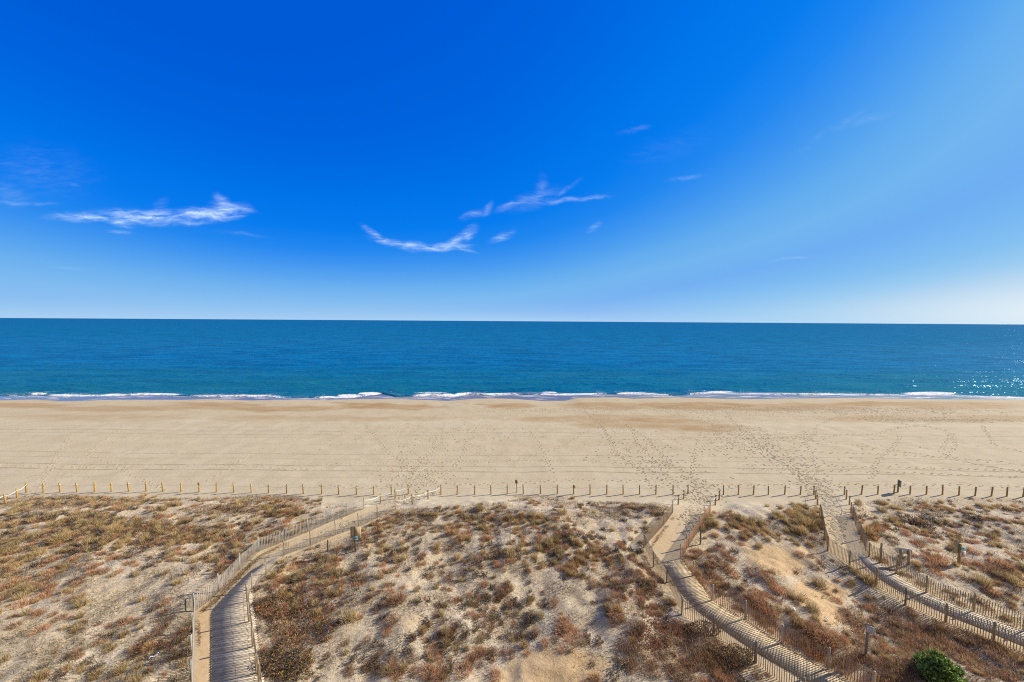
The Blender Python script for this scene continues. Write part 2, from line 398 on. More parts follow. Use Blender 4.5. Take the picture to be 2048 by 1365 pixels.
M_POST = mat_attr('timber_post', .8, .12, 0, .2, 6.0, .3)
M_DECK = mat_attr('deck_board', .85, 0, 0, .2, 4.0, .3)
M_ROPE = mat_attr('white_rope', .8, 0, 0, .2)
M_SIGN = mat_attr('painted_sheet', .5, 0, 0, .4, 8.0, .08)
M_METAL = mat_attr('galvanised_post', .45, 0, 0, .5)
M_GREEN = mat_attr('evergreen_leaf', .5, .1, .25, .4)
M_PRINT = mat_attr('trodden_sand', .95, 0, 0, .05)

# ------------------------------------------------------------------ ground sheet
def axis(*segs):
    out = []
    for a, b, st in segs: out.append(np.arange(a, b, st))
    return np.concatenate(out)
def grow(start, stop, d, f=1.25):
    v = [start]; s = d
    while v[-1] < stop: v.append(v[-1] + s); s *= f
    return np.array(v)
def sheet(xs, ys, fn):
    X, Y = np.meshgrid(xs, ys); Z = fn(X, Y); nx, ny = len(xs), len(ys)
    V = np.stack([X, Y, Z], -1).reshape(-1, 3)
    i = (np.arange(ny - 1)[:, None] * nx + np.arange(nx - 1)[None, :]).ravel()
    return V, np.stack([i, i + 1, i + nx + 1, i + nx], 1), X, Y, Z
fx = grow(72, 9000, .3, 1.09); XS = np.concatenate([-fx[::-1], np.arange(-71.85, 71.9, .15), fx])
YS = np.concatenate([-grow(-10, 4000, 1.2, 1.3)[::-1], np.arange(10.6, 16, .3), np.arange(16, 42, .13), np.arange(42, 86, .45), np.arange(86, 112, .3), grow(112.5, 600, .8, 1.3)])

WARM_PX = [  # patches of bare yellow sand (pixel centre, radii, strength)
 (1560,1120,80,34,.8),(1640,1190,70,34,.9),(1660,1235,44,26,.8),(1500,1095,50,16,.6),(1120,1335,110,40,.8),(1060,1365,90,40,.7),(412,1290,22,130,.8),(412,1350,26,80,.8),(560,1092,40,14,.7),(640,1070,50,12,.6),(720,1043,50,12,.5),(1330,1085,36,40,.55),(1350,1050,30,34,.4),(1676,1080,20,40,.35),(1760,1112,40,16,.35),(470,1140,40,30,.5),(820,1240,24,20,.4),(1215,1255,24,14,.4)]
TANB = [ # darker tan sweeps on the lower beach, in pixels
 (40,812,120,6,.8),(250,818,150,7,.6),(420,812,120,7,.8),(560,818,160,6,.7),(740,812,80,8,1.),(820,814,90,6,.8),(1010,812,60,6,.9),(1230,812,120,8,.7),(1390,812,130,9,.9),(1560,815,170,8,.7),(1760,808,110,6,.8),(1900,812,160,8,.6),(180,836,220,8,.45),(620,838,220,8,.5),(800,838,120,6,.35),(1130,840,120,8,.6),(1300,848,170,12,.8),(1400,856,120,10,.8),(1240,838,160,9,.5),(1780,838,180,8,.5),(1980,838,140,8,.5),(560,916,300,14,.12),(1150,900,260,22,.16)]
def px_blobs(PX, PY, L, z=0.0):
    r = np.zeros(PX.shape)
    for (cx, cy, rx, ry, s) in L:
        q = ((PX - cx) / rx) ** 2 + ((PY - cy) / ry) ** 2
        r = np.maximum(r, s * sstep(1.25, .35, q))
    return r
DUNE_EDGE = [(-300,1060),(0,1028),(60,996),(110,991),(320,993),(420,996),(470,991),(590,991),(650,1003),(725,1016),(800,1022),(860,1012),(900,1010),(1000,1004),(1060,993),(1130,992),(1200,1003),(1300,1006),(1345,1022),(1420,1022),(1480,1012),(1560,1005),(1640,1010),(1700,1015),(1740,1000),(1820,993),(2048,998),(2400,1000)]
def dune_edge_y(px): return np.interp(px, [p[0] for p in DUNE_EDGE], [p[1] for p in DUNE_EDGE])

def build_ground():
    V, Fq, X, Y, Z = sheet(XS, YS, height)
    PX, PY = project(X, Y, Z); front = Y > 5
    wob = 14 * fbm(X / 3., Y / 2., 71, 3)
    wet = sstep(-.25, .2, Y - y_water(X)) * 1.0
    wet = np.where(Y > 70, wet, 0)
    dm = sstep(-5, 7, PY + wob * .35 - dune_edge_y(PX)) * front
    pm = path_mask(X, Y)
    dune = np.clip(dm * (1 - pm) + np.where(front, 0, 1), 0, 1)
    wx = PX + 30 * fbm(X / 2.5, Y / 2.5, 72, 3); wy = PY + 14 * fbm(X / 2.5, Y / 2.5, 74, 3)
    warm = px_blobs(wx, wy, WARM_PX) * front * sstep(42, 38, Y)
    warm = np.maximum(warm, .35 * pm * sstep(38, 33, Y) * front)
    damp = px_blobs(PX + 45 * fbm(X / 12, Y / 4, 75, 3), PY + 3.5 * fbm(X / 5, Y / 3, 77, 3), TANB) * sstep(45, 60, Y)
    damp = np.clip(damp * (.75 + .5 * fbm(X / 4, Y / 1.5, 79, 3)) + .16 * sstep(69, 72, Y), 0, 1)
    cols = np.stack([wet, dune, damp, warm], -1).reshape(-1, 4)
    me = raw_mesh('ground', V, Fq, M_GROUND, cols, True)
    tag(link('ground', me), kind='structure')
build_ground()

# ------------------------------------------------------------------ sea
FOAM_EXTRA = [(896,793,18,6,1.1),(930,788.5,22,3,1.),(1100,791,24,7,1.0),(1115,797,20,5,1.),(1098,785.5,18,2,1.),(232,790,30,2.5,.9),(310,789.5,60,3,1.),(520,792.5,30,3,.9),(740,787.5,26,3,1.),(700,792,30,4,.8),(1010,790,36,3,.9),(1440,786,36,4,1.),(1265,787.5,36,3,.9),(78,788,16,3,1.),(1860,787.5,60,4,1.),(862,786,40,2,.6),(430,792.5,60,2.5,.8),(2000,797,80,3,1)]
def build_sea():
    nearx = np.arange(-185, 185.1, .45); gx = grow(186, 60000, 1.2, 1.22)
    xs = np.concatenate([-gx[::-1], nearx, gx])
    ys = np.concatenate([np.arange(90, 118, .28), grow(118, 70000, .45, 1.045)])
    def hf(X, Y):
        q = Y - y_foam(X); amp = .5 + .5 * sstep(0, 14, q)
        far = sstep(400, 150, Y)
        z = SEA + far * amp * (.13 * np.sin(Y / 1.9 + 2.2 * fbm(X / 30, Y / 40, 83, 2)) + .12 * fbm(X / 16, Y / 3.2, 81, 3))
        crest = np.exp(-((q - .9) / .75) ** 2) * (.18 + .26 * (fbm(X / 9, 0 * X, 85) + .3))
        z = z + np.maximum(crest, 0) * sstep(-2, 0, q)
        for (qc, wd, hh, sd) in ((8.5, 1.6, .42, 186), (21, 2.4, .34, 187), (37, 3.2, .26, 188)):
            q2 = q + 3.5 * fbm(X / 35, 0 * X, sd, 2); z = z + hh * np.clip(.5 + 1.2 * fbm(X / 24, 0 * X, sd + 20, 2), 0, 1) * np.exp(-((q2 - qc) / wd) ** 2)
        return np.where(q < -.3, SEA - .35 - .0 * q, z)
    V, Fq, X, Y, Z = sheet(xs, ys, hf)
    PX, PY = project(X, Y, Z); q = Y - y_foam(X)
    along = .50 + 1.0 * fbm(X / 9, 0 * X, 87, 3)
    along = np.where(PX > 1380, np.maximum(along, .74), along)
    along = np.where((PX > 560) & (PX < 640), along * .6, along)
    foam = np.clip(along, 0, 1.2) * sstep(-.5, .0, q) * sstep(2.3, .4, q)
    foam = np.maximum(foam, px_blobs(PX, PY, FOAM_EXTRA) * (q > -.3))
    foam = np.maximum(foam, .34 * sstep(9, 2, q) * sstep(0, 1, q) * (.6 + fbm(X / 5, Y / 3, 88, 2)))
    shallow = sstep(190, 100, Y) * (.85 + .3 * fbm(X / 40, Y / 20, 89, 2))
    far = sstep(250, 1500, Y)
    cols = np.stack([np.clip(foam, 0, 1), np.clip(shallow, 0, 1), far], -1).reshape(-1, 3)
    me = raw_mesh('sea', V, Fq, M_SEA, cols, True)
    tag(link('sea', me), kind='structure')
    # thin foam edge lines left on the swash
    mb = MB(); rng = np.random.RandomState(4)
    for k in range(170):
        x0 = rng.uniform(-160, 160); L = rng.uniform(2, 9); n = max(4, int(L / .5)); fr = rng.uniform(.15, .95)
        xs_ = x0 + np.linspace(0, L, n); yw = y_water(xs_); yf = y_foam(xs_)
        yy = yw + fr * (yf - yw) + .25 * fbm(xs_ / 1.5, 0 * xs_ + k, 91, 2)
        w = .10 * rng.uniform(.6, 1.6) * np.sin(np.linspace(.15, 3.0, n))
        z = height(xs_, yy) + .015
        V = np.concatenate([np.stack([xs_, yy - w, z], 1), np.stack([xs_, yy + w, z + .005], 1)])
        mb.add(V, [[i, i + 1, n + i + 1, n + i] for i in range(n - 1)], (.85, .86, .9))
    tag(mb.build('foam', M_ROPE), kind='stuff')
build_sea()

# ------------------------------------------------------------------ footprints (trodden sand)
def resample(P, step):
    d = np.hypot(*(P[1:] - P[:-1]).T); s = np.concatenate([[0], np.cumsum(d)]); q = np.arange(0, s[-1], step)
    return np.stack([np.interp(q, s, P[:, 0]), np.interp(q, s, P[:, 1])], 1)
TRAILS = [
 [(1170,822),(1210,860),(1230,905),(1255,925),(1285,945),(1295,958),(1310,985)], [(1176,826),(1225,880),(1240,910),(1265,928),(1295,950)], [(1262,855),(1300,880),(1325,915),(1345,932),(1385,950)], [(1255,850),(1290,905),(1330,945)],
 [(1180,862),(1120,895),(1060,915),(1030,925)], [(1060,862),(1090,905),(1110,950)], [(1415,835),(1440,880),(1420,880),(1395,910),(1385,940),(1390,985),(1400,1010)], [(1400,866),(1390,905),(1384,955)],
 [(1450,822),(1470,848),(1490,870),(1530,905),(1580,940),(1620,965),(1650,990)], [(1610,862),(1615,890),(1635,930),(1645,945)], [(1890,862),(1900,880),(1880,905),(1900,915),(1960,930),(2048,945)], [(1900,866),(1915,890),(1895,912)], [(1850,850),(1750,868),(1620,874),(1450,878),(1250,880)],
 [(1560,875),(1700,890),(1850,910),(2048,945)], [(1500,895),(1650,905),(1900,915),(2048,930)], [(1480,930),(1700,933),(2048,940)], [(1480,940),(1700,942),(2048,955)], [(1880,815),(1890,838),(1850,850)],
 [(720,835),(760,890),(800,918),(860,960)], [(890,850),(860,900),(820,960),(820,1000),(845,1000)], [(640,930),(760,925),(900,925),(1100,923),(1280,925)], [(900,835),(1000,838),(1200,842),(1320,850)], [(0,930),(200,935),(420,930),(640,940)], [(330,985),(180,905),(250,850)],
 [(640,975),(800,972),(1000,968),(1200,960),(1300,962)], [(1300,972),(1450,972),(1700,968),(2048,974)], [(140,870),(110,930),(60,990),(20,1010)], [(420,960),(520,900),(640,860)], [(1000,850),(940,880),(905,940)], [(1960,850),(1990,890),(2048,905)], [(1700,822),(1640,850),(1620,880)],
 [(1840,830),(1700,835),(1500,832)], [(1990,832),(1860,836),(1720,832)], [(1800,870),(1780,900),(1750,930),(1742,960)], [(1500,870),(1560,920),(1600,955),(1640,975)], [(1740,820),(1810,850),(1900,862)]]
def prints():
    rng = np.random.RandomState(8); pos = []
    for tr in TRAILS:
        X, Y, Z = ground_at([p[0] for p in tr], [p[1] for p in tr]); P = resample(np.stack([X, Y], 1), .62)
        n = len(P); d = np.gradient(P, axis=0); d /= np.linalg.norm(d, axis=1, keepdims=True) + 1e-9
        side = np.where(np.arange(n) % 2 == 0, 1, -1)[:, None] * np.stack([-d[:, 1], d[:, 0]], 1) * .16
        w = .5 * np.stack([fbm(P[:, 0] / 4, P[:, 1] / 4, 101), fbm(P[:, 0] / 4, P[:, 1] / 4, 102)], 1)
        Q = P + side + w + rng.normal(0, .05, P.shape)
        for q, dd in zip(Q, d): pos.append((q[0], q[1], math.atan2(dd[1], dd[0]), rng.uniform(.8, 1.2), rng.uniform(.4, 1.)))
    def fill(poly, n, jitter=.5, s0=.55, s1=1.2):
        # poly: centre line with half widths, in pixels
        c = np.array(poly, float)
        for _ in range(n):
            k = rng.randint(len(c) - 1); f = rng.rand(); p = c[k] * (1 - f) + c[k + 1] * f
            px = p[0] + p[2] * np.clip(rng.normal(0, jitter), -1.4, 1.4); py = p[1] + p[3] * rng.normal(0, jitter)
            if py > 806: PXY.append((px, py, rng.uniform(s0, s1)))
    PXY = []
    fill([(1385,1090,12,6),(1385,1060,24,6),(1392,1030,30,6),(1405,1000,40,5),(1400,975,70,6),(1340,950,80,8),(1280,910,70,12),(1230,860,60,10),(1180,825,60,6)], 950)
    fill([(1680,1085,10,6),(1672,1040,20,6),(1655,1000,30,6),(1630,965,40,8),(1580,925,50,10),(1520,885,55,10),(1470,855,60,8),(1400,825,90,6)], 1200)
    fill([(1300,818,280,5),(1600,820,280,6),(1900,824,200,7)], 2200, .6)
    fill([(1850,840,140,4),(1960,842,140,4),(1700,838,140,3)], 600)
    fill([(1500,870,160,14),(1450,900,90,14)], 200)
    fill([(760,870,170,30),(950,860,170,30),(830,930,120,24),(860,970,70,16)], 700)
    fill([(300,860,200,26),(200,920,160,26),(120,950,90,24)], 500, s0=.4, s1=.7)
    fill([(980,820,60,3),(1130,822,100,4)], 350)
    fill([(1700,900,300,30),(1200,900,300,40)], 260)
    fill([(770,1012,22,8),(820,998,22,6),(850,985,40,6)], 200)
    fill([(650,1068,30,5),(740,1032,26,5)], 60)
    PXY = np.array(PXY); X, Y, Z = ground_at(PXY[:, 0], PXY[:, 1])
    for x, y, s in zip(X, Y, PXY[:, 2]): pos.append((x, y, rng.uniform(0, math.pi), s, rng.uniform(.2, 1.)))
    A = np.array(pos); n = len(A); x, y, a, s, dk = A.T; s = s * .76
    K = 8; th = np.arange(K) * 2 * math.pi / K
    rings = [(1.75, -.02), (1.15, .05), (.62, .006)]
    V = []; C = []
    jit = rng.uniform(.75, 1.3, (n, K))
    for (r, z) in rings:
        lx = np.cos(th)[None] * .155 * r * jit * s[:, None]; ly = np.sin(th)[None] * .095 * r * jit * s[:, None]
        gx = x[:, None] + lx * np.cos(a)[:, None] - ly * np.sin(a)[:, None]; gy = y[:, None] + lx * np.sin(a)[:, None] + ly * np.cos(a)[:, None]
        gz = height(gx, gy) + z * s[:, None]
        V.append(np.stack([gx, gy, gz], -1))
    V.append(np.stack([x, y, height(x, y) + .006], -1)[:, None])
    V = np.concatenate(V, 1)                     # n, 25, 3
    drysand = np.array([.535, .455, .30]); pit_shade = np.array([.30, .235, .155])  # shade inside each print is painted into its inner colour
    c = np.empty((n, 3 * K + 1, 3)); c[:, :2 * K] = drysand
    c[:, 2 * K:] = (drysand[None] * (1 - dk[:, None]) + pit_shade[None] * dk[:, None])[:, None]
    f = []
    for r in range(2):
        for k in range(K): f.append([r * K + k, r * K + (k + 1) % K, (r + 1) * K + (k + 1) % K]); f.append([r * K + k, (r + 1) * K + (k + 1) % K, (r + 1) * K + k])
    for k in range(K): f.append([2 * K + k, 2 * K + (k + 1) % K, 3 * K])
    f = np.array(f); Fa = (f[None] + (np.arange(n) * (3 * K + 1))[:, None, None]).reshape(-1, 3)
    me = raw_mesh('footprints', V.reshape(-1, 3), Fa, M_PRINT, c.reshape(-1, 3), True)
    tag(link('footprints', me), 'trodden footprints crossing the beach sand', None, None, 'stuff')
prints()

# ------------------------------------------------------------------ boardwalks
def ribbon_boards(name, left_px, right_px, label, width_scale=1.0, tone=(.62, .535, .40), gap=.03, bw=.125, end_sunk=False, across=None):
    L = hit_base([p[0] for p in left_px], [p[1] for p in left_px], height); Rr = hit_base([p[0] for p in right_px], [p[1] for p in right_px], height)
    LP = np.stack(L[:2], 1); RP = np.stack(Rr[:2], 1)
    n = 40
    def para(P):
        d = np.hypot(*(P[1:] - P[:-1]).T); s = np.concatenate([[0], np.cumsum(d)]); q = np.linspace(0, s[-1], n); return np.stack([np.interp(q, s, P[:, 0]), np.interp(q, s, P[:, 1])], 1), s[-1]
    A, la = para(LP); B, lb = para(RP); C = (A + B) / 2
    for _ in range(3): C[1:-1] = (C[:-2] + C[2:] + 2 * C[1:-1]) / 4
    d = np.hypot(*(C[1:] - C[:-1]).T); s = np.concatenate([[0], np.cumsum(d)])
    W = np.hypot(*(A - B).T)
    T = np.gradient(C, axis=0); T /= np.linalg.norm(T, axis=1, keepdims=True)
    for _ in range(3): T[1:-1] = (T[:-2] + T[2:] + 2 * T[1:-1]) / 4
    T /= np.linalg.norm(T, axis=1, keepdims=True)
    mb = MB(); rng = random.Random(5); q = 0.0
    while q < s[-1]:
        c = np.array([np.interp(q, s, C[:, i]) for i in (0, 1)]); t = np.array([np.interp(q, s, T[:, i]) for i in (0, 1)]); t /= np.linalg.norm(t)
        w = np.interp(q, s, W) * width_scale; nrm = np.array([-t[1], t[0]]) if across is None else np.array(across) * (1 if -t[1] * across[0] + t[0] * across[1] > 0 else -1); t0 = t; t = t if across is None else np.array([nrm[1], -nrm[0]])
        # width measured square to the walk
        ab = np.array([np.interp(q, s, (A - B)[:, i]) for i in (0, 1)]); w = abs(ab @ nrm) * width_scale
        qe = (s[-1] - q) if end_sunk else q; zo = -.07 * float(sstep(2.2, .2, qe)) + .02 * float(fbm(q / 1.5, 0., 500, 2))
        z0 = float(base_h(*(c + nrm * w / 2))) + .035 + zo; z1 = float(base_h(*(c - nrm * w / 2))) + .035 + zo
        p0 = np.array([*(c + nrm * w / 2), z0]); p1 = np.array([*(c - nrm * w / 2), z1]); ux = p1 - p0; Lw = np.linalg.norm(ux); ux /= Lw
        uy = np.array([t[0], t[1], 0.]); uz = np.cross(uy, ux); uz = uz if uz[2] > 0 else -uz
        k = rng.uniform(.78, 1.15); col = [v * k for v in tone]
        mb.box((p0 + p1) / 2 + np.array([rng.uniform(-.015, .015) * ux[0], 0, rng.uniform(-.004, .004)]), (Lw, bw, .035), ux, uy, uz, col)
        q += (bw + gap) / max(.35, abs(float(t0 @ t)))
    for side in (-.42, -.14, .14, .42):      # stringers under the boards
        for i in range(n - 1):
            nr0 = np.array([-T[i, 1], T[i, 0]]); nr1 = np.array([-T[i + 1, 1], T[i + 1, 0]])
            a = C[i] + nr0 * W[i] * side; b2 = C[i + 1] + nr1 * W[i + 1] * side
            a3 = np.array([*a, float(base_h(*a)) - .02]); b3 = np.array([*b2, float(base_h(*b2)) - .02]); u = b3 - a3; Lu = np.linalg.norm(u); u /= Lu
            side_v = np.cross(u, (0, 0, 1)); side_v /= np.linalg.norm(side_v)
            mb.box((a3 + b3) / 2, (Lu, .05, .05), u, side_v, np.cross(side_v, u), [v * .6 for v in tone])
    o = mb.build(name, M_DECK); tag(o, label, 'boardwalk', None, 'structure'); return o
ribbon_boards('boardwalk', [(430,1440),(430,1300),(430,1215),(470,1172),(512,1131),(545,1117),(566,1098)], [(533,1440),(515,1320),(503,1240),(497,1192),(506,1168),(535,1143),(556,1126),(573,1107)], 'grey slatted boardwalk bending away along the dune', end_sunk=True, across=(.985, .17))
ribbon_boards('boardwalk', [(1322,1122),(1349,1164),(1358,1180),(1384,1214),(1445,1258),(1516,1306),(1612,1360),(1690,1405)], [(1364,1122),(1408,1180),(1421,1203),(1486,1242),(1554,1288),(1646,1340),(1680,1361),(1760,1405)], 'yellowish slatted boardwalk striped by fence shadows', 1.0, (.58, .46, .28), .004, .12)
ribbon_boards('boardwalk', [(1703,1100),(1722,1121),(1762,1160),(1824,1197),(1890,1229),(1960,1256),(2014,1279),(2110,1318)], [(1737,1112),(1760,1128),(1796,1153),(1853,1189),(1949,1227),(2000,1246),(2048,1266),(2130,1300)], 'pale slatted boardwalk beside the open sandy dune', 1.0, (.58, .50, .36), .004, .12)

# ------------------------------------------------------------------ sand fences
def fence(base_px, posts_px, label, slat_tone, post_tone, h=1.2, post_h=1.32, sw=.036):
    X, Y, Z = ground_at([p[0] for p in base_px], [p[1] for p in base_px]); P = np.stack([X, Y], 1)
    d = np.hypot(*(P[1:] - P[:-1]).T); s = np.concatenate([[0], np.cumsum(d)])
    pos = lambda q: np.array([np.interp(q, s, P[:, 0]), np.interp(q, s, P[:, 1])])
    # post stations along the fence
    QX, QY, QZ = ground_at([p[0] for p in posts_px], [p[1] for p in posts_px]); qs = []
    fine = np.linspace(0, s[-1], 1200); FP = np.stack([np.interp(fine, s, P[:, 0]), np.interp(fine, s, P[:, 1])], 1)
    for x, y in zip(QX, QY): qs.append(float(fine[np.argmin(np.hypot(FP[:, 0] - x, FP[:, 1] - y))]))
    qs = sorted(set([0.0] + qs + [s[-1]])); qs = [q for i, q in enumerate(qs) if i == 0 or q - qs[i - 1] > .5]
    o0 = pos(0); root = bpy.data.objects.new('sand_fence', None); COL.objects.link(root); loc = np.array([o0[0], o0[1], float(height(*o0))]); root.location = loc
    tag(root, label, 'fence')
    rng = random.Random(int(s[-1] * 100))
    dec = lambda: np.array([rng.uniform(.75, 1.2)] * 3)
    for q in qs:
        p = pos(q); z = float(height(*p)); mb = MB(); t = pos(min(q + .2, s[-1])) - pos(max(q - .2, 0)); t /= np.linalg.norm(t) + 1e-9; nrm = np.array([-t[1], t[0]])
        pp = p + nrm * .07; lx, ly = rng.uniform(-.03, .03), rng.uniform(-.03, .03)
        mb.tube([(pp[0], pp[1], z - .3), (pp[0] + lx, pp[1] + ly, z + post_h * rng.uniform(.94, 1.06))], .047, 8, np.array(post_tone) * rng.uniform(.8, 1.15))
        mb.build('post', M_POST, root, loc)
    for a, b in zip(qs[:-1], qs[1:]):
        mb = MB(); n = max(2, int((b - a) / .105)); sag = rng.uniform(0, .07)
        top = []
        for i in range(n):
            q = a + (i + .5) / n * (b - a); p = pos(q); z = float(height(*p)); t = pos(min(q + .1, s[-1])) - pos(max(q - .1, 0)); t /= np.linalg.norm(t) + 1e-9
            f = (i + .5) / n; dz = -sag * 4 * f * (1 - f) + rng.uniform(-.025, .025)
            ux = np.array([t[0], t[1], 0]); tl = rng.uniform(-.03, .03); uz = np.array([t[0] * tl, t[1] * tl, 1.]); uz /= np.linalg.norm(uz)
            mb.box((p[0], p[1], z + h / 2 + dz - .02), (sw, .010, h), ux, np.cross(uz, ux), uz, np.array(slat_tone) * dec())
            top.append((p[0], p[1], z + dz))
        for hz in (.18, .52, .86):
            pts = np.array(top) + np.array([0, 0, h * hz]); mb.tube(pts, .006, 4, (.12, .11, .10), False)
        mb.build('slat_panel', M_SLAT, root, loc)
    return root
GREY = (.40, .37, .33); WARMG = (.46, .36, .23); RED = (.38, .21, .12)
fence([(385,1440),(387,1365),(388,1290),(391,1222),(421,1201),(481,1139),(518,1103.5),(569.5,1083),(616,1064.5),(656.7,1046),(694,1032),(729,1018.8)],
      [(387,1365),(387.5,1310),(389,1262),(391,1222),(439,1182),(481,1139),(518,1103.5),(569.5,1083),(616,1064.5),(656.7,1046),(694,1032)],
      'grey slat fence on the sandy strip side of the bending boardwalk', GREY, (.34, .36, .31))
fence([(530,1440),(521,1365),(516,1347),(508,1294),(501,1244),(497,1204),(499,1189),(506,1179.7),(534,1149),(568,1111),(621,1092.6),(670.7,1071),(716.7,1055),(755,1037),(792,1020.5)],
      [(521,1365),(516,1347),(508,1294),(501,1244),(497,1204),(506,1180),(534,1149),(568,1111),(621,1092.6),(671,1071),(716.7,1055),(755,1037)],
      'grey slat fence between the bending boardwalk and the red leaved shrub', (.42, .37, .31), (.40, .30, .18), sw=.026)
fence([(1690,1455),(1605,1400),(1511,1325),(1427,1268),(1365.5,1230),(1350,1198),(1335,1166),(1308.8,1134),(1289,1096),(1299,1082),(1328.6,1050),(1346,1026)],
      [(1605,1400),(1511,1325),(1427,1268),(1365.5,1230),(1335,1166),(1308.8,1134),(1289,1096),(1328,1050)],
      'brown slat fence beside the dense rust coloured scrub, with sunlit gaps', (.37, .27, .17), (.32, .27, .21))
fence([(1800,1420),(1746,1385),(1655,1336.6),(1565,1286.4),(1491,1238),(1425,1202),(1408,1178),(1387,1152.6),(1362.6,1118),(1374.5,1098),(1388.4,1076),(1399.7,1059),(1410.7,1042),(1421,1027)],
      [(1746,1385),(1655,1336.6),(1565,1286.4),(1491,1238),(1425,1202),(1387,1152.6),(1362.6,1118),(1374.5,1098),(1388.4,1076),(1399.7,1059),(1410.7,1042)],
      'reddish brown slat fence with white topped posts along the striped boardwalk', (.52, .29, .155), (.55, .48, .38))
fence([(2180,1362),(2075,1318),(1986.3,1281),(1891.3,1243.7),(1811.2,1209.5),(1752.6,1169),(1699.7,1130.6),(1657,1102),(1650,1080),(1646,1056),(1641,1032)],
      [(2075,1318),(1986.3,1281),(1891.3,1243.7),(1811.2,1209.5),(1752.6,1169),(1699.7,1130.6),(1657,1102),(1650,1080),(1646,1056)],
      'tan slat fence on the scrub side of the pale boardwalk', (.45, .34, .20), (.38, .28, .17))
fence([(2180,1312),(2110,1285),(2048,1260.7),(1947,1221.7),(1852.8,1186),(1793,1148),(1758.8,1125),(1740,1114),(1732,1104),(1724.5,1080),(1712,1055),(1704,1029)],
      [(2110,1285),(2048,1260.7),(1947,1221.7),(1852.8,1186),(1793,1148),(1740,1114),(1724.5,1080)],
      'tan slat fence between the pale boardwalk and the open sand with two signs', (.43, .33, .21), (.42, .32, .20))

# ------------------------------------------------------------------ rope posts on the beach
YEL = (.46, .29, .07); BRN = (.34, .22, .09)
def beach_post(px, py, rng, label, group, box=None):
    x, y, z = G(px, py); h = 1.2 * rng.uniform(.92, 1.06)
    k = np.clip((px - 300) / 800, 0, 1); k2 = np.clip((px - 1450) / 500, 0, .6)
    tone = np.array(YEL) * (1 - k + k2 * k) + np.array(BRN) * (k - k2 * k)
    root = bpy.data.objects.new('rope_post', None); COL.objects.link(root); root.location = (x, y, z); tag(root, label, 'post', group)
    mb = MB(); lx, ly = rng.uniform(-.07, .07), rng.uniform(-.05, .05)
    mb.tube([(0, 0, -.3), (lx, ly, h - .02), (lx, ly, h)], [.070, .066, .05], 10, tone * rng.uniform(.85, 1.15)); mb.build('shaft', M_POST, root, (0, 0, 0), True)
    mb = MB(); mb.tube([(-.01, .0, h * .80 - .02), (-.01, 0, h * .80 + .02)], .09, 10, (.55, .55, .52)); mb.build('rope_collar', M_ROPE, root, (0, 0, 0))
    if box:
        mb = MB(); mb.box((.02, -.10, h - .16), (.30, .05, .40), col=(.42, .26, .07)); mb.box((.02, -.128, h - .06), (.12, .004, .05), col=(.2, .13, .05)); mb.build('notice_board', M_SIGN, root, (0, 0, 0))
    return np.array([x + lx, y + ly, z + h * .80])
def rope_line(pts, label, sag, tone=(.8, .8, .82), r=.02):
    mb = MB()
    for a, b in zip(pts[:-1], pts[1:]):
        f = np.linspace(0, 1, 10)[:, None]; P = a * (1 - f) + b * f; P[:, 2] -= (sag * 4 * f * (1 - f))[:, 0]; mb.tube(P, r, 5, tone)
    tag(mb.build('rope', M_ROPE, loc=tuple(pts[0])), label, 'rope', 'ropes strung between the beach posts')
LINES = [
 ([(-30,1020),(12,1007.4),(34,996.6),(53,986)], 'ramp', 'where the line curves at the tan dune'),
 ([(53,986),(87,985.5),(120.4,985),(154,984.7),(189,984.5),(223,984),(258,983.4),(292.5,983.3),(326,983.5),(362,984.3),(397.8,984.6),(432.4,985),(467.7,985.5),(503,985.9),(537,986.5),(573,987.2),(607,988),(643,988.6),(677.7,989.2),(713,989.6),(747,989.6),(783,989.3),(816.7,988.6)], 'line', 'seaward of the tan grassy dune'),
 ([(816.7,988.6),(790.5,998.2),(761,1007),(729,1018.8)], 'ramp', 'by the first opening, tan dune side'),
 ([(792,1020.5),(825.3,1009),(856,999),(882,989.5)], 'ramp', 'by the first opening, grey scrub side'),
 ([(882,989.5),(914.3,989.6),(949,989.6),(982,989.4),(1014.3,989),(1047,988.6),(1081,988.3),(1114.6,988.3),(1147.3,988.7),(1180.3,989),(1213.4,989),(1246.5,989),(1279.3,989),(1311.7,989),(1346,989),(1376,988)], 'line', 'seaward of the grey brown scrub dune'),
 ([(1376,988),(1366.7,998.3),(1356,1010),(1346,1026)], 'ramp', 'by the trodden opening, scrub side'),
 ([(1421,1027),(1430.3,1010.5),(1438.3,1000),(1447,990)], 'ramp', 'by the trodden opening, bare sand side'),
 ([(1447,990),(1476.6,990),(1506.5,990),(1536.7,990),(1569,989.5),(1600.3,990),(1628,990)], 'line', 'in the short row between openings'),
 ([(1628,990),(1631.2,998.6),(1635,1010.6),(1641,1032)], 'ramp', 'by the pale boardwalk opening, short row side'),
 ([(1704,1029),(1698.7,1010.4),(1692.8,999.3),(1688.7,990)], 'ramp', 'by the pale boardwalk opening, sign side'),
 ([(1688.7,990),(1722.4,989.3),(1755.4,989),(1787.7,988.6),(1820,989),(1852.8,989.3),(1885,990),(1917.6,991),(1950,992),(1982.3,992.6),(2013.5,993.2),(2045.8,994),(2082,995)], 'line', 'seaward of the open pale sand dune')]
POSTL = {}
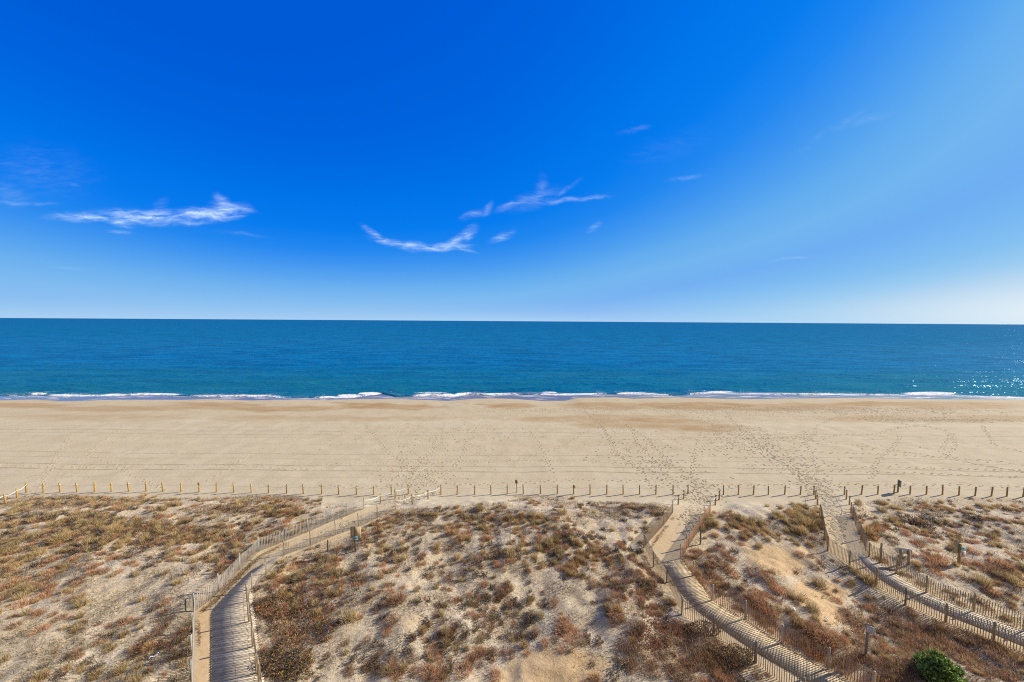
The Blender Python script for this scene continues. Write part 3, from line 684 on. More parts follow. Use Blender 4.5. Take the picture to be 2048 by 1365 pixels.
def beach_posts():
    rng = random.Random(3); made = {}
    n_line = 0
    for pts, kind, where in LINES:
        P = []
        for i, (px, py) in enumerate(pts):
            fence_end = (round(py) > 1015 and px > 100)
            key = (round(px), round(py))
            if key in made: P.append(made[key]); continue
            if fence_end:
                x, y, z = G(px, py); P.append(np.array([x, y, z + 1.0])); made[key] = P[-1]; continue
            col = 'yellow' if px < 450 else ('ochre' if (px < 850 or px > 1680) else 'brown')
            box = 1 if abs(px - 1147.3) < 1 else None
            if box: lab, grp = 'brown rope post carrying a small notice board on the beach line', None
            elif kind == 'ramp': lab, grp = f'{col} rope post {where}', f'rope posts {where}'
            else: lab, grp = f'{col} rope post in the row {where}', f'{col} rope posts {where}'
            made[key] = beach_post(px, py, rng, lab, grp, box); P.append(made[key])
        if kind == 'ramp': rope_line(P, f'white rope sagging {where}', .16 if px < 900 else .10, (.85, .85, .86) if px < 900 else (.6, .57, .52), .024 if px < 900 else .013)
        else: rope_line(P, f'thin pale rope in the row {where}', .2, (.62, .58, .52), .014)
beach_posts()
def post_order():
    for o in COL.objects:
        if o.name.startswith('rope_post') and o.parent is None: POSTL.setdefault(o['label'], []).append((float(project(*o.location)[0]), o))
    for lab, L in POSTL.items():
        L.sort(key=lambda q: q[0])
        if len(L) < 2: continue
        names = ['leftmost', 'second', 'third', 'fourth', 'fifth', 'sixth', 'seventh', 'eighth', 'ninth', 'tenth', 'eleventh', 'twelfth', 'thirteenth', 'fourteenth', 'fifteenth', 'sixteenth']
        for i, (px, o) in enumerate(L): o['label'] = ('rightmost' if i == len(L) - 1 else names[i] + ('' if i == 0 else ' from left')) + ' ' + lab
post_order()

# ------------------------------------------------------------------ signs and single posts
def thing(name, px, py, label, cat, rz=0.0):
    x, y, z = G(px, py); o = bpy.data.objects.new(name, None); COL.objects.link(o); o.location = (x, y, z); o.rotation_euler = (0, 0, rz); tag(o, label, cat); return o
def part(mb, name, mat, parent, smooth=False):
    o = mb.build(name, mat, None, None, smooth); o.parent = parent; return o
def signs():
    # tan notice sign in the scrub by the first boardwalk
    t = thing('dune_sign', 711, 1103, 'tan square sign on a dark post with a blue sticker, in the scrub', 'sign')
    m = MB(); m.box((0, 0, .95), (.11, .11, 2.5), col=(.16, .12, .08)); part(m, 'post', M_POST, t)
    m = MB(); m.box((.01, .08, 2.0 - .35), (.90, .03, 1.0), col=(.62, .50, .30)); m.box((-.36, .062, 1.65), (.02, .006, .98), col=(.32, .26, .15)); m.box((.38, .062, 1.65), (.02, .006, .98), col=(.32, .26, .15)); part(m, 'board', M_SIGN, t)
    m = MB(); m.box((.02, -.075, 1.27), (.46, .012, .26), col=(.10, .38, .55)); m.box((.02, -.083, 1.33), (.46, .004, .06), col=(.35, .60, .72)); m.box((.02, -.083, 1.13), (.46, .02, .10), col=(.55, .50, .52)); part(m, 'sticker', M_SIGN, t)
    # twin-board sign at the far dune
    t = thing('dune_sign', 1917, 1130, 'wooden post with tan board and small blue and white notices on the open sand', 'sign')
    m = MB(); m.box((0, 0, .78), (.13, .13, 2.1), col=(.34, .25, .11)); part(m, 'post', M_POST, t)
    m = MB(); m.box((.05, .09, 1.42), (.80, .03, .84), col=(.45, .42, .30)); part(m, 'board', M_SIGN, t)
    m = MB(); m.box((.16, -.085, 1.45), (.44, .014, .24), col=(.10, .45, .62)); m.box((.16, -.094, 1.40), (.30, .004, .06), col=(.6, .75, .8)); part(m, 'blue_notice', M_SIGN, t)
    m = MB(); m.box((.16, -.085, 1.03), (.44, .014, .50), col=(.74, .68, .70))
    for zz, w in ((1.20, .3), (1.12, .34)): m.box((.16, -.094, zz), (w, .004, .03), col=(.55, .12, .12))
    m.box((.13, -.094, 1.02), (.12, .004, .09), col=(.6, .08, .08)); m.box((.18, -.094, .84), (.34, .004, .07), col=(.62, .08, .08)); part(m, 'white_notice', M_SIGN, t)
    # oval-backed sign on two posts
    t = thing('oval_sign', 1808, 1129.5, 'rounded white sign seen from behind on two short wooden posts', 'sign', math.radians(-10))
    for sx in (-.28, .28):
        m = MB(); m.box((sx, 0, .50), (.12, .12, 1.5), col=(.42, .34, .20)); part(m, 'post', M_POST, t)
    m = MB(); K = 28; V = []; 
    for k in range(K):
        a = 2 * math.pi * k / K; cx = .60 * np.sign(math.cos(a)) * abs(math.cos(a)) ** .6; cz = .24 * np.sign(math.sin(a)) * abs(math.sin(a)) ** .6
        V.append((cx, .08, 1.12 + cz)); V.append((cx, .11, 1.12 + cz))
    V += [(0, .08, 1.12), (0, .11, 1.12)]
    Fq = [[2 * k, 2 * ((k + 1) % K), 2 * ((k + 1) % K) + 1, 2 * k + 1] for k in range(K)]
    Fq += [[2 * K, 2 * ((k + 2) % K), 2 * (k + 1), 2 * k] for k in range(0, K, 2)] + [[2 * K + 1, 2 * k + 1, 2 * (k + 1) + 1, 2 * ((k + 2) % K) + 1] for k in range(0, K, 2)]
    m.add(V, Fq, (.62, .64, .66)); part(m, 'sign_face', M_SIGN, t)
    # sign near the evergreen bush
    t = thing('dune_sign', 1731, 1314, 'small white lettered sign on a tall grey post in rust grass', 'sign', math.radians(-38))
    m = MB(); m.box((0, 0, .85), (.10, .10, 2.5), col=(.26, .22, .17)); part(m, 'post', M_POST, t)
    m = MB(); m.box((.10, -.065, 1.82), (.30, .014, .44), col=(.62, .62, .74))
    for i, w in enumerate((.2, .22, .16, .2, .12)): m.box((.10, -.074, 1.98 - i * .075), (w, .004, .022), col=(.22, .2, .35))
    part(m, 'sign_face', M_SIGN, t)
    # post with board on beach, and edge-on one
    t = thing('beach_sign', 1033.6, 985.5, 'small brown sign on a thin dark pole among the beach rope posts', 'sign')
    m = MB(); m.tube([(0, 0, -.3), (-.05, 0, 1.65)], .04, 8, (.13, .11, .09)); part(m, 'pole', M_METAL, t)
    m = MB(); m.box((-.06, -.05, 1.42), (.32, .03, .44), col=(.26, .19, .08)); m.box((-.06, -.068, 1.42), (.26, .004, .36), col=(.22, .16, .07)); part(m, 'sign_face', M_SIGN, t)
    t = thing('beach_sign', 1795.5, 984.8, 'narrow edge-on sign board on a tall post behind the rope row', 'sign', math.radians(66))
    m = MB(); m.box((0, 0, .65), (.12, .12, 1.9), col=(.30, .24, .12)); part(m, 'post', M_POST, t)
    m = MB(); m.box((0, -.09, 1.18), (.62, .03, .84), col=(.28, .30, .27)); part(m, 'sign_face', M_SIGN, t)
    # tiny sign on left rope row
    t = thing('beach_sign', 399.5, 984.6, 'little dark marker sign on the yellow rope row', 'sign')
    m = MB(); m.box((0, -.12, .55), (.05, .04, 1.5), col=(.40, .27, .08)); part(m, 'post', M_POST, t)
    m = MB(); m.box((.04, -.15, 1.14), (.16, .02, .30), col=(.22, .14, .05)); part(m, 'sign_face', M_SIGN, t)
    for (px, py, h, r, lab, col) in [(655.5, 1103, 1.05, .05, 'short dark stake in the scrub landward of the grey fence', (.10, .09, .07)), (1020, 1083, 1.65, .03, 'thin metal stake standing alone in the grey brown scrub', (.22, .24, .24)),
         (1400.5, 1089, 1.45, .06, 'dark square stake beside the reddish brown fence', (.15, .14, .11)), (371.5, 1224, .9, .038, 'grey green stake outside the grey fence corner', (.22, .25, .22)), (1760, 1126, 1.75, .062, 'thick grey brown pile standing behind the tan fence', (.33, .27, .20)), (1268, 1165, .9, .03, 'thin weathered stake half hidden in rust scrub', (.34, .26, .2))]:
        x, y, z = G(px, py); m = MB(); m.tube([(0, 0, -.25), (.01, 0, h - .02), (.012, 0, h)], [r, r, r * .7], 8, col)
        if r < .035: m.box((.012, 0, h - .02), (.09, .02, .05), col=(.6, .62, .6))
        o = m.build('stake', M_POST, None, None, True); o.location = (x, y, z); tag(o, lab, 'stake')
signs()

# ------------------------------------------------------------------ plants
RNG = np.random.RandomState(12)
def blades(rng, n, r0, h, w, spread, bend, tones, hvar=.3, dark=0.0, wind=(-.12, -.03)):
    """n curved blades: 5 vertices and 3 triangles each"""
    a = rng.uniform(0, 2 * np.pi, n); r = r0 * np.sqrt(rng.rand(n)); bx = r * np.cos(a); by = r * np.sin(a)
    out = np.arctan2(by, bx) + rng.normal(0, .5, n); L = h * (1 - hvar * rng.rand(n)) * (1 - .35 * (r / max(r0, 1e-6)) ** 2)
    lean = np.abs(rng.normal(spread, spread * .5, n)) * (.35 + .65 * r / max(r0, 1e-6))
    dx, dy = np.cos(out) * np.sin(lean) + wind[0], np.sin(out) * np.sin(lean) + wind[1]; dz = np.cos(lean)
    m = np.stack([bx + dx * L * .5, by + dy * L * .5, dz * L * .55], 1)
    tip = np.stack([bx + dx * L * (1 + bend * rng.rand(n)), by + dy * L * (1 + bend * rng.rand(n)), dz * L * (1 - bend * .35 * rng.rand(n))], 1)
    wa = rng.uniform(0, np.pi, n); wd = np.stack([np.cos(wa), np.sin(wa), np.zeros(n)], 1) * (w * rng.uniform(.6, 1.3, n) / 2)[:, None]
    b = np.stack([bx, by, np.full(n, -.04)], 1)
    V = np.stack([b - wd, b + wd, m - wd * .8, m + wd * .8, tip], 1)
    tones = np.array(tones); k = rng.randint(len(tones), size=n); f = rng.uniform(.7, 1.3, n)[:, None]
    c = tones[k] * f; C = np.repeat(c[:, None], 5, 1)
    f3 = np.array([[0, 1, 3], [0, 3, 2], [2, 3, 4]]); Fa = (f3[None] + (np.arange(n) * 5)[:, None, None]).reshape(-1, 3)
    return V.reshape(-1, 3), Fa, C.reshape(-1, 3)
def leaves(rng, centres, dirs, size, tones):
    n = len(centres); a = rng.normal(0, 1, (n, 3)); a = a / np.linalg.norm(a, axis=1, keepdims=True); d = dirs + .6 * rng.normal(0, 1, (n, 3)); d /= np.linalg.norm(d, axis=1, keepdims=True)
    s = np.cross(d, a); s /= np.linalg.norm(s, axis=1, keepdims=True) + 1e-9; L = size * rng.uniform(.6, 1.4, n)[:, None]
    V = np.stack([centres, centres + d * L * .5 + s * L * .28, centres + d * L, centres + d * L * .5 - s * L * .28], 1)
    f = np.array([[0, 1, 2], [0, 2, 3]]); Fa = (f[None] + (np.arange(n) * 4)[:, None, None]).reshape(-1, 3)
    tones = np.array(tones); c = tones[rng.randint(len(tones), size=n)] * rng.uniform(.7, 1.3, n)[:, None]
    return V.reshape(-1, 3), Fa, np.repeat(c[:, None], 4, 1).reshape(-1, 3)
def join(parts):
    V = []; Fa = []; C = []; n = 0
    for v, f, c in parts: V.append(v); Fa.append(f + n); C.append(c); n += len(v)
    return np.concatenate(V), np.concatenate(Fa), np.concatenate(C)
def stems(rng, n, r0, h, w, tones, spread=.7):
    v, f, c = blades(rng, n, r0, h, w, spread, .3, tones, .5, wind=(-.05, 0)); return v, f, c

T_GRASS = [(.62, .47, .21), (.48, .36, .18), (.64, .51, .29), (.34, .26, .14), (.42, .33, .18)]
T_GOLD = [(.62, .42, .15), (.46, .32, .12), (.64, .48, .22), (.30, .21, .09)]
T_RUST = [(.66, .35, .18), (.56, .28, .135), (.74, .46, .27), (.27, .145, .08), (.60, .44, .27)]
T_BROWN = [(.40, .25, .15), (.29, .18, .11), (.50, .35, .22), (.16, .105, .07)]
T_DARK = [(.15, .115, .08), (.105, .08, .06), (.22, .17, .115), (.32, .26, .19), (.075, .062, .05)]
T_GREYST = [(.22, .165, .10), (.15, .115, .07), (.36, .28, .17), (.085, .065, .045)]
T_OLIVE = [(.32, .29, .10), (.40, .35, .14), (.25, .23, .09), (.46, .40, .20)]
T_PALE = [(.60, .50, .30), (.50, .41, .25), (.38, .31, .19)]
def v_grass(rng): return join([blades(rng, 190, .26, .82, .013, .36, .5, T_GRASS, .4), blades(rng, 70, .30, .45, .017, .8, .7, T_PALE + T_GREYST, .5), blades(rng, 12, .16, 1.08, .010, .25, .3, T_PALE, .3)])
def v_gold(rng): return join([blades(rng, 200, .27, .80, .013, .45, .5, T_GOLD + T_GRASS, .4), blades(rng, 60, .28, .4, .018, .8, .7, T_BROWN, .5), blades(rng, 10, .16, 1.05, .010, .3, .3, T_PALE, .3)])
def v_rust(rng):
    return join([blades(rng, 230, .34, .58, .013, .72, .35, T_RUST, .5), blades(rng, 80, .36, .34, .018, .95, .4, T_BROWN, .5)])
def v_brown(rng): return join([blades(rng, 170, .30, .48, .014, .8, .4, T_BROWN, .5), blades(rng, 90, .32, .5, .013, .7, .4, T_RUST + T_GREYST, .5)])
def v_weed(rng):
    s = stems(rng, 26, .14, .58, .020, T_DARK, .75); n = 26; tips = s[0].reshape(n, 5, 3)
    cs = []; ds = []
    for k in range(n):
        for j in range(7):
            f = rng.uniform(.35, 1.); p = tips[k, 0] * (1 - f) + tips[k, 4] * f; cs.append(p); d = rng.normal(0, 1, 3); d[2] = abs(d[2]); ds.append(d / np.linalg.norm(d))
    return join([s, leaves(rng, np.array(cs), np.array(ds), .075, T_DARK + [(.34, .28, .2)]), blades(rng, 30, .25, .2, .03, 1.0, .4, T_DARK, .5)])
def v_tuft_small(rng): return blades(rng, 55, .14, .34, .020, .7, .5, T_BROWN + T_RUST, .5)
KINDS = {'grass': (v_grass, 'beach_grass_tuft', 'grass tuft', 'straw coloured'), 'gold': (v_gold, 'beach_grass_tuft', 'grass tuft', 'golden'), 'rust': (v_rust, 'rust_grass_clump', 'grass clump', 'rust coloured'),
         'brown': (v_brown, 'brown_grass_clump', 'grass clump', 'dull brown'), 'weed': (v_weed, 'dry_weed', 'dry weed', 'dark twiggy')}
VARS = {}
for kk, (fn, nm, cat, tone) in KINDS.items():
    VARS[kk] = []
    for i in range(7):
        rng = np.random.RandomState(100 + i * 7 + len(kk)); VARS[kk].append(fn(rng))
VMESH = {k: [raw_mesh(KINDS[k][1], *v[:2], M_VEG, v[2]) for v in L] for k, L in VARS.items()}

FEN = {'corr': [
  [(380,1480),(386,1290),(391,1215),(481,1132),(518,1098),(616,1058),(729,1010),(830,1000),(792,1026),(716,1060),(621,1098),(568,1117),(534,1156),(502,1190),(505,1240),(512,1290),(522,1340),(534,1480)],
  [(1285,1098),(1299,1080),(1346,1020),(1376,990),(1450,990),(1421,1030),(1366,1118),(1392,1152),(1425,1196),(1491,1234),(1565,1282),(1655,1332),(1820,1440),(1720,1480),(1605,1404),(1511,1329),(1427,1272),(1362,1234),(1330,1168),(1304,1136)],
  [(1641,1034),(1628,988),(1690,988),(1704,1029),(1730,1104),(1758,1124),(1793,1146),(1853,1184),(1947,1219),(2048,1258),(2250,1330),(2200,1370),(1986,1283),(1891,1246),(1811,1212),(1752,1171),(1699,1133),(1655,1104)]]}
def inside(px, py, poly):
    r = np.zeros(np.shape(px), bool); n = len(poly)
    for i in range(n):
        x1, y1 = poly[i]; x2, y2 = poly[(i + 1) % n]
        if y1 == y2: continue
        c = ((y1 > py) != (y2 > py)) & (px < (x2 - x1) * (py - y1) / (y2 - y1) + x1); r ^= c
    return r
def in_path(px, py):
    r = np.zeros(np.shape(px), bool)
    for p in FEN['corr']: r |= inside(px, py, p)
    return r
# planting density by place: ellipses in photograph pixels (cx, cy, rx, ry, grass, gold, rust, brown, weed)
ZONES = [
 (150,1060,230,60, .9,.9,.8,.3,1.3), (330,1080,160,60, .7,1.,.7,.3,1.3), (60,1150,140,60, .5,.5,1.1,.4,.4), (220,1130,100,35, .3,.3,.9,.2,.3), (450,1060,120,45, .4,.6,.7,.5,.8), (560,1020,110,22, .2,.6,.5,.8,.4),
 (200,1240,200,60, .15,.25,.35,.25,.25), (330,1300,80,70, .2,.3,.5,.7,.6), (150,1340,200,60, .15,.25,.12,.3,.35), (90,1230,60,30, .2,.2,1.,.2,.3),
 (800,1060,130,40, .3,.3,.5,.9,.4), (960,1050,120,40, .5,.9,.7,.4,.5), (1050,1050,90,25, .4,.9,.6,.3,.3), (1120,1100,120,50, .5,.4,.8,.5,.9), (900,1120,150,50, .5,.3,.6,.6,1.1), (700,1110,90,40, .5,.4,.6,.5,.8), (620,1170,90,50, .5,.4,.9,.6,.9), (780,1180,100,50, .5,.2,.6,.8,.9),
 (950,1190,160,60, .3,.1,.6,.8,1.1), (1200,1130,110,60, .3,.2,1.2,.6,.8), (1280,1180,80,70, .1,.1,1.6,.9,.7), (1360,1290,90,60, .1,.1,1.6,1.2,.9), (1440,1340,80,50, .1,.1,1.5,1.2,1.1), (1250,1290,80,60, .1,.1,.8,.9,.9), (860,1280,160,70, .3,.1,.7,.7,.9), (1000,1240,120,40, .1,.1,.5,.5,.9), (700,1290,120,70, .3,.1,.6,.9,.9), (560,1280,60,90, .1,.2,1.0,1.2,1.2), (1100,1260,120,30, .1,.1,.6,.4,.7),
 (1465,1055,60,28, 1.1,1.0,.8,.3,.6), (1600,1045,50,40, 1.6,1.4,.4,.3,.6), (1450,1110,60,30, .2,.1,.9,.9,.5), (1440,1160,70,50, .1,.1,1.2,1.,.4), (1500,1190,70,50, .1,.1,1.1,.8,.4), (1560,1260,80,40, .1,.1,1.3,.9,.5), (1630,1300,60,40, .1,.1,1.5,.9,.5), (1600,1140,60,40, .2,.1,.25,.3,.2), (1700,1160,60,40, .3,.3,.3,.5,.5), (1760,1220,70,40, .1,.1,1.3,1.0,.5), (1800,1280,100,50, .3,.3,2.2,1.,.3), (1900,1300,120,60, .2,.2,1.7,1.3,.6), (1760,1340,90,50, .4,.4,2.2,.8,.4), (2000,1330,90,60, .2,.2,1.4,1.5,.7), (1850,1250,100,30, .1,.1,1.2,1.,.5),
 (1750,1060,50,30, .5,.8,.7,.3,.5), (1860,1050,80,30, .3,.2,.6,.4,.9), (1990,1040,90,36, .3,.3,.8,.4,.7), (1880,1100,120,40, .2,.1,.6,.4,.25), (1990,1140,90,50, .2,.15,.9,.7,.5), (1850,1020,120,14, .5,.4,.2,.5,.2), (1960,1190,80,30, .1,.1,.5,.6,.5), (1640,1200,60,40, .3,.05,.1,.15,.1)]
BARE = [(1560,1110,90,28,.9),(1620,1170,60,22,.8),(1650,1225,60,26,.85),(1110,1340,130,40,.93),(1000,1370,140,30,.8),(810,1245,36,22,.8),(640,1190,40,22,.5),(930,1180,30,16,.6),(1060,1100,30,14,.5),(230,1180,120,22,.6),(100,1210,80,18,.6),(60,1235,50,16,.5),(1840,1090,60,16,.7),(1960,1100,50,14,.6),(1930,1165,60,18,.7),(2000,1210,50,14,.5),(1100,1020,100,12,.5),(1530,1020,60,18,.9),(640,1010,70,12,.5),(130,1020,60,9,.6),(1470,1022,50,6,.6),(1215,1255,30,16,.8),(690,1260,40,30,.5),(1390,1000,60,50,.9)]
def densities(px, py):
    D = np.full((5,) + np.shape(px), .10)
    for (cx, cy, rx, ry, *d) in ZONES:
        q = ((px - cx) / rx) ** 2 + ((py - cy) / ry) ** 2; e = np.exp(-q * 1.1)
        for i in range(5): D[i] = np.maximum(D[i], d[i] * e)
    for (cx, cy, rx, ry, s) in BARE:
        q = ((px - cx) / rx) ** 2 + ((py - cy) / ry) ** 2; D = D * (1 - s * sstep(1.3, .5, q))
    return D
LANDM = [(100,1000,'near the curving rope at the tan dune edge'),(60,1090,'on the tan dune opposite the yellow posts'),(180,1060,'on the crest of the tan dune'),(330,1050,'on the tan dune before the long yellow row'),(60,1180,'on the tan dune slope above the olive stubble'),(200,1200,'in the sparse olive stubble'),(320,1280,'in the olive stubble outside the grey fence'),(100,1320,'at the foot of the olive stubble slope'),(420,1120,'landward of the grey fence bend'),(480,1050,'between the grey fence and the brown mat'),(580,1010,'by the brown mat at the dune front'),(670,1030,'beside the far end of the grey fence'),
 (620,1140,'beside the kink of the bending boardwalk'),(560,1220,'in the red leaved shrubbery by the boardwalk'),(600,1320,'in the red leaved shrubbery at the lower slope'),(700,1130,'around the tan square sign'),(760,1060,'behind the tan square sign'),(820,1120,'in the grey scrub seaward of the bare hollow'),(780,1200,'in the grey scrub near the small bare hollow'),(760,1310,'in the lower grey scrub'),(880,1040,'near the brown mat by the first opening'),(960,1100,'beside the thin metal stake'),(950,1190,'in the middle of the grey scrub'),(920,1300,'beside the bare cream patch'),(1060,1040,'on the golden crest before the brown sign'),(1120,1120,'in the scrub seaward of the dark stems'),(1090,1220,'in the open stubble above the bare cream patch'),(1180,1310,'across from the bare cream patch'),(1230,1040,'on the grey mat dune top'),(1230,1120,'in rust scrub near the corner of the brown fence'),(1290,1210,'in dense rust scrub by the brown fence'),(1380,1310,'in the dark rust scrub below the brown fence'),
 (1440,1050,'at the mouth of the reddish fence'),(1510,1060,'in the golden stand on the bare sand'),(1600,1050,'in the tall straw stand by the tan fence'),(1440,1150,'beside the reddish brown fence'),(1560,1150,'on the bare yellow sand'),(1500,1210,'in rust clumps above the striped boardwalk'),(1620,1270,'between the yellow sand and the reddish fence'),(1700,1180,'landward of the tan fence'),(1740,1250,'around the small lettered sign'),(1760,1340,'below the small lettered sign'),(1900,1280,'behind the green bush'),(2000,1320,'beyond the green bush'),(1750,1050,'at the mouth of the pale boardwalk'),(1830,1020,'behind the edge-on beach sign'),(1850,1090,'near the rounded white sign'),(1940,1100,'beside the post with the blue notice'),(1950,1030,'on the far pale dune front'),(2010,1150,'on the pale sand slope past the blue notice'),(1930,1190,'just seaward of the pale boardwalk')]
# the individual tufts read off the photograph: pixel of the base, kind, size
KEY = [(118,1082,'gold',1.7),(130,1078,'gold',1.5),(80,1108,'gold',1.2),(72,1072,'grass',1.2),(48,1078,'rust',1.1),(195,1052,'gold',1.2),(155,1068,'gold',1.),(232,1068,'gold',1.3),(175,1088,'grass',1.3),(238,1096,'gold',1.1),(110,1120,'rust',1.2),(150,1118,'rust',1.),(185,1136,'rust',1.2),(90,1160,'brown',1.5),(20,1172,'rust',1.5),(45,1210,'rust',1.4),(92,1192,'rust',1.2),(10,1196,'rust',1.2),(290,1078,'gold',1.1),(320,1064,'grass',1.1),(388,1106,'rust',1.1),(368,1040,'rust',1.1),(356,1168,'gold',1.1),(165,1210,'grass',1.1),(80,1262,'rust',1.2),(252,1246,'rust',1.),(300,1292,'rust',1.),(430,1000,'grass',1.),(395,1000,'grass',1.1),(640,1002,'grass',1.2),(290,992,'gold',.9),(310,995,'gold',.8),(350,998,'grass',.7),
 (540,1066,'rust',1.3),(570,1045,'rust',1.2),(605,1046,'grass',1.),(505,1082,'rust',1.),(440,1140,'rust',1.3),(450,1128,'rust',1.1),(585,1136,'rust',1.3),(562,1160,'rust',1.3),(548,1176,'rust',1.1),(610,1130,'rust',1.),(670,1150,'grass',1.5),(682,1152,'grass',1.2),(651,1136,'grass',1.),(668,1190,'grass',1.),(636,1112,'grass',.9),(795,1124,'grass',1.2),(806,1120,'grass',1.2),(735,1110,'grass',.9),(800,1200,'rust',1.6),(782,1204,'rust',1.3),(792,1206,'brown',1.2),(845,1112,'brown',1.),(694,1240,'grass',1.4),(708,1238,'grass',1.1),(776,1266,'rust',1.),(790,1240,'brown',1.4),(740,1194,'brown',1.),
 (960,1020,'grass',1.4),(958,1016,'gold',1.2),(1124,1030,'grass',1.5),(1128,1026,'gold',1.2),(936,1066,'rust',1.1),(971,1080,'rust',1.2),(918,1082,'rust',1.2),(975,1060,'gold',1.1),(1022,1112,'grass',1.6),(1021,1108,'gold',1.2),(1100,1092,'grass',1.5),(1110,1082,'gold',1.3),(1078,1100,'grass',1.1),(1135,1040,'rust',1.1),(1112,1040,'rust',1.1),(873,1064,'grass',.9),(935,1038,'grass',.9),(1109,1208,'rust',1.2),(1004,1178,'rust',1.1),(1010,1184,'rust',1.),(1130,1250,'rust',1.7),(1126,1262,'rust',1.4),(1150,1268,'rust',1.2),(1142,1290,'rust',1.3),(1030,1280,'brown',1.3),(963,1272,'brown',1.),(958,1305,'rust',1.),(928,1345,'rust',1.3),(992,1355,'rust',1.2),(944,1330,'brown',1.),(860,1345,'rust',1.3),(880,1350,'rust',1.2),(1022,1310,'brown',1.),(1234,1228,'rust',1.5),(1236,1220,'gold',1.2),(1228,1248,'brown',1.),(1270,1250,'brown',1.2),(1190,1365,'rust',1.2),(890,1362,'brown',1.),(1215,1228,'weed',1.),(1200,1285,'weed',1.3),(1240,1330,'weed',1.3),
 (1424,1052,'gold',1.4),(1422,1040,'grass',1.3),(1444,1035,'brown',1.2),(1412,1052,'rust',1.),(1484,1044,'gold',1.4),(1500,1048,'gold',1.6),(1472,1055,'brown',1.4),(1460,1056,'brown',1.),(1490,1066,'rust',1.2),(1524,1056,'rust',1.2),(1510,1064,'rust',1.),(1488,1078,'rust',1.1),(1518,1094,'grass',1.1),(1552,1030,'grass',1.5),(1563,1034,'grass',1.4),(1596,1048,'gold',1.7),(1616,1052,'gold',1.8),(1606,1066,'grass',1.7),(1630,1048,'gold',1.6),(1588,1060,'grass',1.3),(1640,1052,'gold',1.3),(1594,1090,'grass',1.1),(1620,1090,'gold',1.1),(1597,1018,'grass',1.),(1555,1080,'brown',1.),(1535,1158,'rust',1.5),(1528,1146,'brown',1.),(1560,1186,'rust',1.7),(1548,1178,'rust',1.4),(1500,1140,'brown',1.),(1400,1112,'brown',1.2),(1422,1130,'brown',1.3),(1464,1150,'rust',1.5),(1452,1136,'brown',1.5),(1410,1150,'brown',1.5),(1428,1155,'brown',1.4),(1466,1120,'rust',1.),(1600,1110,'rust',1.),(1640,1172,'grass',1.6),(1626,1222,'grass',1.5),(1602,1200,'grass',1.1),(1584,1192,'grass',1.),(1540,1226,'rust',1.5),(1520,1200,'rust',1.6),(1505,1206,'rust',1.5),(1512,1186,'rust',1.2),(1735,1165,'grass',1.6),(1742,1162,'gold',1.2),(1724,1158,'brown',1.2),(1622,1262,'rust',1.6),(1650,1282,'rust',1.5),(1585,1230,'brown',1.2),
 (1717,1006,'gold',1.2),(1716,1010,'grass',1.),(1762,1008,'grass',1.3),(1764,1022,'grass',1.4),(1790,1042,'grass',1.6),(1784,1044,'gold',1.2),(1736,1068,'gold',2.),(1748,1060,'rust',1.6),(1758,1058,'rust',1.4),(1744,1070,'rust',1.5),(1812,1068,'rust',1.2),(1822,1046,'weed',1.9),(1838,1050,'weed',1.8),(1858,1052,'weed',2.),(1872,1046,'weed',1.9),(1848,1040,'weed',1.6),(1885,1050,'weed',1.5),(1860,1082,'rust',1.1),(1834,1088,'rust',1.3),(1842,1086,'brown',1.2),(1910,1066,'rust',1.),(1800,1100,'brown',1.),(1907,1096,'gold',1.2),(1946,1104,'rust',1.3),(1966,1014,'grass',1.2),(1985,1076,'grass',1.2),(1988,1080,'rust',1.1),(2015,1020,'gold',1.3),(1948,1038,'weed',1.4),(1956,1042,'weed',1.3),(1860,1118,'rust',1.6),(1872,1128,'rust',1.7),(1882,1120,'rust',1.5),(1864,1136,'brown',1.5),(1876,1148,'rust',1.1),(1958,1130,'rust',1.2),(1934,1128,'rust',1.3),(1966,1168,'grass',1.8),(1930,1156,'brown',1.2),(2020,1160,'gold',1.6),(2030,1168,'grass',1.6),(2012,1158,'brown',1.4),(1984,1184,'rust',1.2),(1996,1128,'rust',1.7),(2010,1130,'rust',1.6),(1972,1142,'rust',1.),(1838,1142,'brown',1.),(1900,1020,'rust',1.2)]
def landmark(px, py):
    d = [(px - a) ** 2 + ((py - b) * 1.6) ** 2 for a, b, _ in LANDM]; return LANDM[int(np.argmin(d))][2]
ORD = ['leftmost', 'second', 'third', 'fourth', 'fifth', 'sixth', 'seventh', 'eighth', 'ninth', 'tenth', 'eleventh', 'twelfth', 'thirteenth', 'fourteenth', 'fifteenth', 'sixteenth', 'seventeenth', 'eighteenth', 'nineteenth', 'twentieth', 'twenty-first', 'twenty-second', 'twenty-third', 'twenty-fourth', 'twenty-fifth']
BYL = {}
def relabel(d):
    """things that look alike are told apart by their order along the picture"""
    for lab, L in d.items():
        if len(L) < 2: continue
        L.sort(key=lambda q: q[0])
        for i, (px, o) in enumerate(L):
            w = 'leftmost' if i == 0 else ('rightmost' if i == len(L) - 1 else (ORD[i] + ' from left' if i < len(ORD) else ''))
            t_ = f'{w} {lab}'.strip()
            for cut in (' coloured', ' twiggy', 'the ', ' grass', 'the '):
                if len(t_.split()) > 16: t_ = t_.replace(cut, '', 1)
            o['label'] = t_
